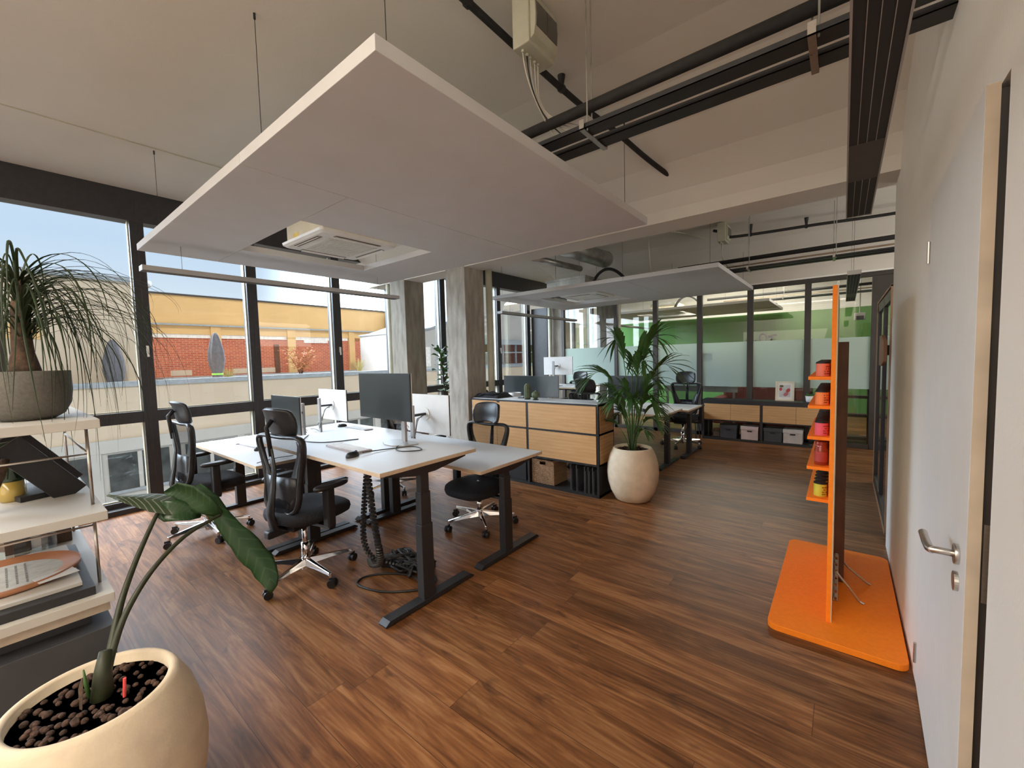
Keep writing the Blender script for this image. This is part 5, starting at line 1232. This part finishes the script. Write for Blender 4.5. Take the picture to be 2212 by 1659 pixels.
tag(MB().box(-3.25, -0.10, 0.636, -3.05, 0.20, 0.70).build('brown_box', 'brownshelf', bevel=0.004), 'dark brown box at the back of the lower shelf', 'box')

# ================================================================== ORANGE DISPLAY STAND
t = thing('display_stand', 'bright orange display stand with shelves of jars on a flat orange base', 'display stand', (0.0, 3.2, 0))
def rr2(x0, y0, x1, y1, r, n=6):
    out = []
    for (cx, cy, a0) in ((x1-r, y1-r, 0), (x0+r, y1-r, PI/2), (x0+r, y0+r, PI), (x1-r, y0+r, 3*PI/2)):
        for k in range(n+1): out.append((cx+r*math.cos(a0+PI/2*k/n), cy+r*math.sin(a0+PI/2*k/n)))
    return out
MB().prism(rr2(-0.300, 2.54, 0.268, 3.83, 0.05), 0.001, 0.034, axis='z').build('base_plate', 'orange', t, world=True, bevel=0.003)
MB().box(-0.048, 2.73, 0.034, -0.028, 3.72, 1.835).build('upright_board', 'orange', t, world=True, bevel=0.001)
MB().box(-0.028, 2.733, 0.034, -0.024, 3.72, 1.833).build('upright_back', 'cream_frame', t, world=True)
MB().box(-0.024, 3.26, 0.034, 0.028, 3.33, 1.55).build('timber_post', 'post', t, world=True, bevel=0.002)
SZ = (1.357, 1.196, 1.022, 0.852, 0.672)
for z in SZ: MB().box(-0.150, 2.84, z-0.018, -0.048, 3.66, z).build('shelf', 'orange', t, world=True, bevel=0.001)
for (x, y0, y1) in ((0.010, 2.99, 3.24), (0.010, 3.33, 3.55)):
    up_ = y1 if y0 < 3.2 else y0
    dn = y0 if y0 < 3.2 else y1
    n = 7
    bk = MB()
    for k in range(n):
        p0 = Vector((x-0.02, lerp(up_, dn, k/n), lerp(0.22, 0.036, k/n))); p1 = Vector((x-0.02, lerp(up_, dn, (k+0.6)/n), lerp(0.22, 0.036, (k+0.6)/n)))
        bk.tube([p0, p1], 0.010, n=6)
        bk.tube([p0+Vector((-0.008, 0, 0)), p0+Vector((-0.008, dn/abs(dn)*0, 0))+ (Vector((x-0.028, lerp(up_, dn, (k+1)/n), lerp(0.22, 0.036, (k+1)/n)))-p0-Vector((-0.008, 0, 0)))], 0.003, n=6)
        bk.tube([p0+Vector((0.008, 0, 0)), Vector((x-0.012, lerp(up_, dn, (k+1)/n), lerp(0.22, 0.036, (k+1)/n)))], 0.003, n=6)
    bk.build('steel_bracket', 'steel', t, world=True)
for (yy, xx) in ((3.02, 0.12), (3.30, 0.16)):
    MB().tube([(-0.01, yy, 0.20), (0.05, yy+0.01, 0.12), (xx-0.02, yy+0.02, 0.045), (xx, yy+0.02, 0.038)], 0.006, n=6).build('perforated_strap', 'steel', t, world=True)
def make_tin(lab, cat='jar'):
    t = thing('round_tin', '', 'tin')
    MB().cyl((0, 0, 0.0), (0, 0, 0.070), 0.0315, n=28).build('label_band', lab, t, smooth=False)
    MB().cyl((0, 0, 0.070), (0, 0, 0.0765), 0.0325, n=28).cyl((0, 0, 0.0765), (0, 0, 0.080), 0.029, n=28).build('lid', 'lid', t)
    tx = MB(); rr_ = random.Random(len(lab))
    for r_ in range(4):
        z = 0.014 + r_*0.013
        for k in range(5):
            a = -PI/2 + 0.35 + k*0.20; 
            if rr_.random() < 0.25: continue
            c = Vector((0.0318*math.cos(a), 0.0318*math.sin(a), z))
            tx.cbox(c, (0.0045, 0.0008, 0.006), Matrix.Rotation(a+PI/2, 3, 'Z'))
    tx.build('print', 'label_ink', t)
    return t
colrs = (('label_coral', 'coral'), ('label_orange', 'orange'), ('label_pink', 'pink'), (None, 'red'), ('label_lime', 'lime green'))
ords = ('top', 'second', 'middle', 'fourth', 'lowest')
for (mat_, cn), z, od in zip(colrs, SZ, ords):
    first = None
    for k in range(9):
        y = 2.915 + k*0.082
        loc = (-0.088, y, z + 0.0005)
        if first is None:
            if mat_: first = make_tin(mat_); what = 'tin'
            else:
                first = thing('red_bottle', '', 'bottle'); what = 'bottle'
                MB().lathe([(0.001, 0), (0.029, 0), (0.0315, 0.004), (0.0315, 0.085), (0.027, 0.105), (0.027, 0.118)], n=28).build('bottle', 'redglass', first, smooth=True)
                MB().cyl((0, 0, 0.116), (0, 0, 0.132), 0.028, n=28).build('lid', 'redglass', first)
                MB().cyl((0, 0, 0.02), (0, 0, 0.075), 0.0320, n=28).build('label_band', 'photo_red', first)
            first.location = loc; o = first
        else: o = dup(first, loc, 0)
        o['group'] = '%s %ss on the orange stand' % (cn, what)
        o['label'] = ('%s %s at the near end of the %s shelf of the orange stand' % (cn, what, od)) if k == 0 else ('%s %s behind the first on the %s shelf of the orange stand' % (cn, what, od))

# ================================================================== PHONE BOOTH FRONT ON THE RIGHT
t = thing('phone_booth', 'dark glazed booth with copper-coloured trim at the end of the right wall', 'booth', (0.75, 5.25, 0))
by0, by1, bz = 4.42, 6.08, 2.0
fb = MB()
for (y0, y1) in ((by0, by0+0.09), (by1-0.09, by1), (5.19, 5.25)): fb.box(0.290, y0, 0.02, 0.335, y1, bz-0.02)
fb.box(0.290, by0, 0.02, 0.335, by1, 0.12).box(0.290, by0, bz-0.11, 0.335, by1, bz-0.02)
fb.build('front_frame', 'frame', t, world=True, bevel=0.002)
MB().box(0.284, by0-0.012, 0.004, 0.34, by0, bz).box(0.284, by1, 0.004, 0.34, by1+0.012, bz).box(0.284, by0-0.012, bz-0.012, 0.34, by1+0.012, bz+0.004).box(0.284, by0-0.012, 0.0, 0.34, by1+0.012, 0.014).build('trim', 'copper_trim', t, world=True)
MB().box(0.305, by0+0.09, 0.12, 0.311, by1-0.09, bz-0.11).build('pane', 'pglass', t, world=True)
MB().box(0.34, by0, 0.0, 1.25, by0+0.04, bz).box(0.34, by1-0.04, 0.0, 1.25, by1, bz).box(1.21, by0, 0.0, 1.25, by1, bz).box(0.34, by0, bz-0.04, 1.25, by1, bz).build('cabin', 'charcoal', t, world=True)
hx = [(4.70, 1.36), (4.62, 1.30), (4.56, 1.33), (4.56, 1.62), (4.62, 1.66), (4.70, 1.60)]
hp = MB().prism([(4.33, 1.40), (4.33, 1.56), (4.60, 1.615), (4.82, 1.615), (4.82, 1.36), (4.60, 1.36)], 0.245, 0.268, axis='x'); 
so = hp.build('handle', 'handle_wood', t, world=True, bevel=0.003); fix_normals(so)
MB().box(0.262, 4.44, 1.45, 0.292, 4.47, 1.53).build('handle_mount', 'black', t, world=True)

# ================================================================== LOW CABINET AT THE PARTITION
t = thing('low_cabinet', 'low oak-fronted black cabinet along the glass partition with open bottom row', 'cabinet', (-1.02, 7.95, 0))
lx0, lx1, ly0, ly1 = -1.93, -0.10, 7.80, 8.11
lm = -1.030
F = MB()
for x in (lx0, lm-0.02, lx1-0.025): F.box(x, ly0, 0, x+(0.04 if x == lm-0.02 else 0.025), ly1, 0.69)
for (z0, z1) in ((0.0, 0.04), (0.335, 0.352), (0.628, 0.70)): F.box(lx0, ly0+0.0005, z0, lx1, ly1-0.0005, z1)
F.build('carcass', 'black', t, world=True)
for (x0, x1) in ((lx0+0.027, -1.484), (-1.480, lm-0.022), (lm+0.022, -0.560), (-0.556, lx1-0.027)):
    MB().box(x0, ly0-0.006, 0.354, x1, ly0+0.012, 0.626).build('door', 'oak', t, world=True, bevel=0.001)
MB().box(lx0+0.09, ly0+0.02, 0.04, lx0+0.10, ly1-0.02, 0.335).build('divider', 'black', t, world=True)
def make_sbox(mat):
    t = thing('storage_box', '', 'box')
    MB().box(-0.125, -0.14, 0, 0.125, 0.14, 0.185).build('box_body', mat, t, bevel=0.003)
    MB().box(-0.131, -0.146, 0.165, 0.131, 0.146, 0.222).build('lid', mat, t, bevel=0.003)
    MB().box(-0.035, -0.1475, 0.135, 0.035, -0.139, 0.155).build('handle_hole', 'lid', t)
    return t
for mat_, x, l in (('charcoal', -1.52, 'dark grey storage box in the low cabinet, next to the clear container'), ('pinkbox', -1.20, 'pale pink storage box in the low cabinet'), ('charcoal', -0.87, 'dark grey storage box in the low cabinet, right of the pink one'), ('lightbox', -0.60, 'light grey storage box in the low cabinet nearest the orange stand')):
    b = make_sbox(mat_); b.location = (x, 7.955, 0.041); b['label'] = l; b['group'] = 'storage boxes in the low cabinet'
t = thing('clear_container', 'clear plastic container at the left end of the low cabinet', 'container', (-1.72, 7.93, 0.041))
MB().box(-0.07, -0.08, 0, 0.07, 0.08, 0.13).build('container_body', 'crystal', t, bevel=0.004); MB().box(-0.05, -0.06, 0.01, 0.05, 0.06, 0.09).build('contents', 'lightbox', t)
t = thing('picture_frame', 'cream framed photo with red bottles standing on the low cabinet', 'picture', (-0.73, 7.98, 0.701))
R = Matrix.Rotation(-0.12, 3, 'X')
def q(mb, c, d, mat, nm): mb.cbox(R @ Vector(c), d, R); return mb.build(nm, mat, t)
FW, FH = 0.128, 0.315
mb = MB()
for c, d in (((-FW+0.011, 0, FH/2), (0.022, 0.02, FH)), ((FW-0.011, 0, FH/2), (0.022, 0.02, FH)), ((0, 0, 0.011), (2*FW-0.044, 0.02, 0.022)), ((0, 0, FH-0.011), (2*FW-0.044, 0.02, 0.022))): mb.cbox(R @ Vector(c), d, R)
mb.build('frame', 'cream_frame', t)
q(MB(), (0, 0.002, FH/2), (2*FW-0.04, 0.006, FH-0.04), 'mat_board', 'passepartout')
q(MB(), (0.0, -0.002, FH/2+0.005), (0.150, 0.003, 0.20), 'photo_grey', 'photo')
def disc(c, rx, rz_, mat, nm, sh=0.0):
    m_ = MB(); n = 20
    pts = [R @ Vector((c[0]+rx*math.cos(2*PI*k/n)+sh*rz_*math.sin(2*PI*k/n), c[1], c[2]+rz_*math.sin(2*PI*k/n))) for k in range(n)]
    m_.add(pts, [tuple(range(n))]); return m_.build(nm, mat, t)
disc((0.045, -0.0040, 0.170), 0.028, 0.035, 'photo_red', 'photo_bottle', 0.3)
disc((0.018, -0.0042, 0.110), 0.032, 0.035, 'photo_pink', 'photo_glass', 0.3)
disc((-0.055, -0.0040, 0.190), 0.020, 0.026, 'photo_red', 'photo_fruit')
disc((-0.045, -0.0042, 0.238), 0.028, 0.018, 'photo_green', 'photo_leaves')
t = thing('small_succulent', 'small green succulent in a white pot on the low cabinet behind the orange stand', 'plant', (-0.40, 7.95, 0.701))
MB().lathe([(0.001, 0), (0.040, 0), (0.045, 0.01), (0.055, 0.095), (0.050, 0.095), (0.045, 0.08), (0.001, 0.08)], n=28).build('pot', 'porcelain', t, smooth=True)
sm = MB(); rs = random.Random(8)
for i in range(34):
    a = rs.random()*2*PI; el = rs.uniform(0.3, 1.3); L = rs.uniform(0.04, 0.075)
    d = Vector((math.cos(a)*math.cos(el), math.sin(a)*math.cos(el), math.sin(el)))
    sm.tube([(0, 0, 0.08), d*L*0.6+Vector((0, 0, 0.08)), d*L+Vector((0, 0, 0.08))], [0.004, 0.008, 0.001], n=6)
sm.build('foliage', 'palm', t, smooth=True)
t = thing('wooden_stool', 'stool with pale wooden seat and thin black legs beside the low cabinet', 'stool', (-2.10, 7.68, 0))
MB().box(-0.16, -0.14, 0.455, 0.15, 0.14, 0.50).build('seat', 'ply', t, bevel=0.006)
for (a, b) in ((-1, -1), (1, -1), (1, 1), (-1, 1)): MB().cyl((a*0.09, b*0.09, 0.455), (a*0.13, b*0.12, 0), 0.009, n=8).build('leg', 'black', t)

# things in the far room
t = thing('red_notice', 'red notice sheet on the far side of the frosted glass partition', 'notice', (-1.94, 8.1635, 1.44))
MB().box(-0.085, 0, -0.075, 0.085, 0.003, 0.075).build('sheet', 'red_note', t)
t = thing('whiteboard', 'pale whiteboard standing behind the frosted partition', 'whiteboard', (-2.35, 8.75, 0))
MB().box(-0.55, 0, 0.75, 0.80, 0.03, 1.52).build('panel', 'white', t); MB().box(-0.52, 0, 0, -0.48, 0.03, 0.75).box(0.72, 0, 0, 0.76, 0.03, 0.75).build('legs', 'silver', t)
t = thing('sofa', 'dusty pink sofa seen through the clear strip below the frosted film', 'sofa', (-1.2, 9.3, 0))
MB().box(-0.70, -0.30, 0.0, -0.64, -0.24, 0.12).box(0.64, -0.30, 0.0, 0.70, -0.24, 0.12).box(-0.70, 0.3, 0.0, -0.64, 0.36, 0.12).box(0.64, 0.3, 0.0, 0.70, 0.36, 0.12).build('legs', 'black', t); MB().box(-0.75, -0.35, 0.10, 0.75, 0.35, 0.42).build('seat', 'sofa', t, bevel=0.05, seg=3); MB().box(-0.75, 0.20, 0.35, 0.75, 0.42, 0.84).build('backrest', 'sofa', t, bevel=0.06, seg=3)
for s in (-1, 1): MB().box(s*0.75-0.10, -0.35, 0.10, s*0.75+0.10, 0.38, 0.62).build('armrest', 'sofa', t, bevel=0.05, seg=3)
t = thing('open_rack', 'dark brown open rack behind the glass at the right end of the partition', 'rack', (0.02, 8.75, 0))
for z in (0.05, 0.42, 0.72, 0.95): MB().box(-0.42, -0.15, z, 0.30, 0.15, z+0.03).build('shelf', 'brownshelf', t)
MB().box(-0.44, -0.15, 0, -0.42, 0.15, 0.98).box(0.30, -0.15, 0, 0.32, 0.15, 0.98).build('side', 'brownshelf', t)
t = thing('wall_lettering', 'black letters on the green wall, cut off by the frosted film', 'lettering', (-1.6, 12.385, 1.70))
lt = MB()
arc = [(-0.02+0.075*math.cos(a), 0, 0.16+0.11*math.sin(a)) for a in [PI*k/10-0.1 for k in range(12)]]
lt.tube([(0.055-0.02, 0, 0.04)] + arc + [(-0.095, 0, 0.04)], 0.024, n=8)
lt.build('arch_letter', 'black', t)
MB().tube([(0.10, 0, 0.19), (0.28, 0, 0.23)], 0.032, n=8).tube([(0.17, 0, 0.18), (0.17, 0, 0.02)], 0.022, n=8).build('bar_letter', 'black', t)
MB().tube([(-0.20, 0, 0.02), (-0.19, 0, 0.12)], 0.024, n=8).build('small_letter', 'black', t)
t = thing('projector', 'small grey device hanging in the far room near the green wall', 'projector', (0.25, 11.0, 2.10))
MB().box(-0.09, -0.09, 0, 0.09, 0.09, 0.14).build('case', 'silver', t, bevel=0.01); MB().box(-0.06, -0.095, 0.0, 0.06, -0.085, 0.08).build('lens_panel', 'lid', t); MB().cyl((0, 0, 0.14), (0, 0, 1.255), 0.01, n=8).build('rod', 'silver', t)

# ================================================================== OUTSIDE: BUILDINGS ACROSS THE COURTYARD
G = -9.0
struct('courtyard_ground', MB().box(-60, -40, G-0.2, -6.1, 60, G), 'greyrender')
# our own facade below and above, seen only from outside
# terrace building with parapet at x = -16
t = thing('terrace_building', 'cream building opposite with blue-grey coping and dark windows below', 'building', (-18, 8, G))
MB().box(-24.0, -12, G, -16.0, 25.4, 0.40).box(-16.25, -12, 0.40, -16.0, 25.4, 0.99).build('wall', 'cream', t, world=True)
MB().box(-16.30, -12, 0.99, -15.95, 25.4, 1.13).build('coping', 'coping', t, world=True)
MB().box(-16.0, -12, -0.84, -15.94, 25.4, -0.49).build('concrete_band', 'greyrender', t, world=True)
MB().box(-16.0, -12, -4.2, -15.985, 25.4, -0.84).build('lower_wall', 'greyrender', t, world=True)
y = -3.4; k = 0
while y < 22:
    w = MB().box(-15.99, y, -1.95, -15.96, y+1.35, -0.90).build('window', 'darkglass', t, world=True)
    l = t.location
    def S(x0, y0, z0, x1, y1, z1): return MB().box(x0-l.x, y0-l.y, z0-l.z, x1-l.x, y1-l.y, z1-l.z)
    S(-15.975, y+0.62, -1.95, -15.94, y+0.72, -0.90).build('window_bar', 'greyrender', w)
    S(-15.985, y-0.04, -2.02, -15.90, y+1.39, -1.95).build('window_sill', 'coping', w)
    MB().box(-15.985, y+1.42, -2.4, -15.92, y+1.62, -0.84).build('pier', 'greyrender', t, world=True)
    y += 1.75; k += 1
# terrace floor kerb and second ledge before the brick
MB().box(-23.9, 4.5, 0.40, -22.6, 16.3, 0.98).build('planter_ledge', 'cream', t, world=True)
MB().box(-23.9, 4.5, 0.98, -22.5, 16.3, 1.05).build('ledge_coping', 'coping', t, world=True)

t = thing('brick_building', 'yellow building with orange brick panels behind the terrace', 'building', (-26, 12, 0.4))
MB().box(-30, 3.5, 0.4, -24.35, 15.2, 4.80).box(-30, 15.2, 2.95, -24.35, 26, 4.80).build('core', 'yellow', t, world=True)
MB().box(-24.35, 3.0, 3.50, -24.0, 24, 4.80).build('upper_wall', 'yellow', t, world=True)
MB().box(-24.5, 3.0, 4.80, -23.92, 26, 4.88).build('roof_edge', 'brown_frame', t, world=True)
MB().box(-24.35, 3.0, 3.43, -23.90, 24, 3.50).build('ledge', 'coping', t, world=True)
MB().box(-24.35, 3.0, 3.04, -24.06, 17, 3.43).build('lintel_band', 'yellow', t, world=True)
MB().box(-24.35, 3.0, 2.86, -24.10, 13.9, 3.04).build('blind_band', 'blind', t, world=True)
for (a, b) in ((3.0, 6.72), (7.14, 10.27), (10.70, 13.92), (14.30, 15.2)):
    MB().box(-24.30, a, 0.9, -24.15, b, 2.86).build('brick_panel', 'brick', t, world=True)
for (a, b) in ((6.72, 7.14), (10.27, 10.70), (13.92, 14.30)):
    MB().box(-24.35, a, 0.4, -23.98, b, 3.43).build('pilaster', 'yellow', t, world=True)
MB().box(-24.16, 9.6, 1.0, -24.10, 9.85, 2.6).build('drain_pipe', 'post', t, world=True)
for a in (5.1, 7.6, 8.9): MB().box(-24.16, a, 1.1, -24.12, a+0.8, 1.36).build('vent_grille', 'cream', t, world=True)
MB().box(-24.30, 11.2, 2.70, -24.08, 12.6, 2.86).build('blind_box', 'blind', t, world=True)

t = thing('corner_tower', 'plain cream building part at the left with a grey roof coping and rounded corner', 'building', (-20, 0, 0.4))
def rtow(x0, y0, x1, y1, r, n=10):
    out = [(x0, y0), (x1, y0)]
    for k in range(n+1): a = PI/2*k/n; out.append((x1-r+r*math.cos(a), y1-r+r*math.sin(a)))
    out.append((x0, y1)); return out
MB().prism(rtow(-30, -14, -17.0, 3.28, 0.5), 0.4, 4.10, axis='z').build('wall', 'cream', t, world=True)
MB().prism(rtow(-30, -14, -16.92, 3.36, 0.52), 4.10, 4.24, axis='z').build('coping', 'coping', t, world=True)
MB().box(-17.0, -0.3, 2.35, -16.985, 0.9, 2.75).build('patch', 'yellow', t, world=True)

t = thing('grey_gable_building', 'pale grey building with slanting roof edge seen between the columns', 'building', (-19, 14.6, 0.4))
fix_normals(MB().prism([(13.45, 0.4), (16.4, 0.4), (16.4, 3.85), (14.1, 3.12), (13.45, 3.0)], -22.0, -16.6, axis='x').build('wall', 'greyrender', t, world=True))
fix_normals(MB().prism([(13.4, 3.0), (14.1, 3.12), (16.4, 3.85), (16.4, 3.95), (14.1, 3.20), (13.4, 3.07)], -22.1, -16.5, axis='x').build('roof_edge', 'coping', t, world=True))
MB().box(-16.62, 13.5, 1.2, -16.58, 14.1, 2.2).build('window', 'blind', t, world=True)
MB().box(-16.62, 14.55, 1.9, -16.50, 16.4, 2.05).build('ledge', 'coping', t, world=True)

t = thing('glazed_terrace_building', 'pale grey building with a glazed terrace before brick, seen through the far windows', 'building', (-20, 21, 0.4))
MB().box(-23.8, 16.5, 2.60, -16.2, 25.4, 9.0).box(-23.8, 16.5, 0.4, -19, 25.4, 1.0).build('upper_wall', 'greyrender', t, world=True)
MB().box(-16.4, 16.5, 2.36, -15.95, 25.4, 2.66).build('fascia', 'coping', t, world=True)
MB().box(-19.2, 16.5, 0.9, -19.0, 25.4, 2.6).build('brick_wall', 'brick', t, world=True)
fm = MB()
y = 17.0
while y < 25: fm.box(-16.30, y, 1.13, -16.22, y+0.09, 2.36); y += 1.25
fm.box(-16.3, 16.5, 1.85, -16.24, 25.4, 1.92).box(-16.3, 16.5, 1.13, -16.24, 25.4, 1.19)
fm.build('glazing_frame', 'coping', t, world=True)
t = thing('beige_end_building', 'beige building filling the last window behind the partition', 'building', (-16, 27, G))
MB().box(-22, 25.5, G, -14.5, 46, 7.5).build('wall', 'cream', t, world=True)
for z in (1.0, 2.4, 3.8): MB().box(-14.5, 25.5, z, -14.40, 46, z+0.12).build('string_course', 'greyrender', t, world=True)

def make_umb():
    t = thing('closed_umbrella', '', 'umbrella')
    prof = [(0.02, 0.0), (0.17, 0.02), (0.22, 0.12), (0.16, 0.68), (0.155, 0.74), (0.22, 0.95), (0.265, 1.25), (0.25, 1.60), (0.17, 2.0), (0.10, 2.22), (0.05, 2.30), (0.005, 2.32)]
    MB().lathe(prof, n=48, ribs=8, amp=0.10).build('cover', 'umbrella', t, smooth=True)
    MB().lathe([(0.175, 0.68), (0.182, 0.69), (0.182, 0.74), (0.175, 0.75)], n=32).build('strap', 'lime', t, smooth=True)
    MB().cyl((0, 0, -0.05), (0, 0, 0.1), 0.03, n=12).box(-0.2, -0.2, -0.08, 0.2, 0.2, -0.02).build('stand', 'black', t)
    return t
u = make_umb(); u.location = (-19.0, 5.45, 0.48); u['label'] = 'closed grey parasol in front of the orange brick wall'; u['group'] = 'closed parasols on the terrace'
dup(u, (-16.62, 2.22, 0.45), 0, 'closed grey parasol with a lime strap at the left, behind the ponytail leaves').scale = (0.86, 0.86, 0.82)
def shrub(name, label, loc, h, w, mat, n, seed, thin=False):
    t = thing(name, label, 'plant', loc); r = random.Random(seed)
    st = MB(); lf = MB()
    for i in range(14 if not thin else 46):
        a = r.random()*2*PI; rad = w*r.uniform(0.1, 0.5)
        e = Vector((rad*math.cos(a), rad*math.sin(a), h*r.uniform(0.6, 1.0)))
        P = bez((0.05*math.cos(a), 0.05*math.sin(a), 0), (0, 0, h*0.4), e*0.8, e, 6)
        st.tube(P, [0.014, 0.012, 0.010, 0.009, 0.007, 0.006, 0.004], n=5)
        if not thin:
            for k in range(n):
                f = r.uniform(0.35, 1.0); p = P[min(6, int(f*6))] + Vector((r.gauss(0, 0.10), r.gauss(0, 0.10), r.gauss(0, 0.08)))
                R_ = Matrix.Rotation(r.random()*6, 3, 'Z') @ Matrix.Rotation(r.random()*3, 3, 'X')
                s = r.uniform(0.030, 0.060); lf.add([p + R_ @ Vector((-s, 0, 0)), p + R_ @ Vector((0, -s*0.5, 0)), p + R_ @ Vector((s, 0, 0)), p + R_ @ Vector((0, s*0.5, 0))], [(0, 1, 2, 3)])
    st.build('branches', 'bark' if not thin else mat, t)
    if not thin: lf.build('foliage', mat, t)
    MB().box(-0.3, -0.3, -0.35, 0.3, 0.3, 0.0).build('planter', 'umbrella', t)
shrub('autumn_shrub', 'reddish autumn shrub on the terrace parapet in front of the bricks', (-19.0, 8.62, 0.85), 1.45, 1.7, 'bush', 90, 1)
shrub('dry_grass_clump', 'upright dry grass in a pot near the end of the brick wall', (-19.0, 11.5, 0.80), 0.95, 0.7, 'grass', 0, 2, True)
shrub('dry_grass_clump', 'small yellow-green grass behind the closed parasol', (-19.6, 6.0, 0.80), 0.65, 0.8, 'grass', 0, 3, True)
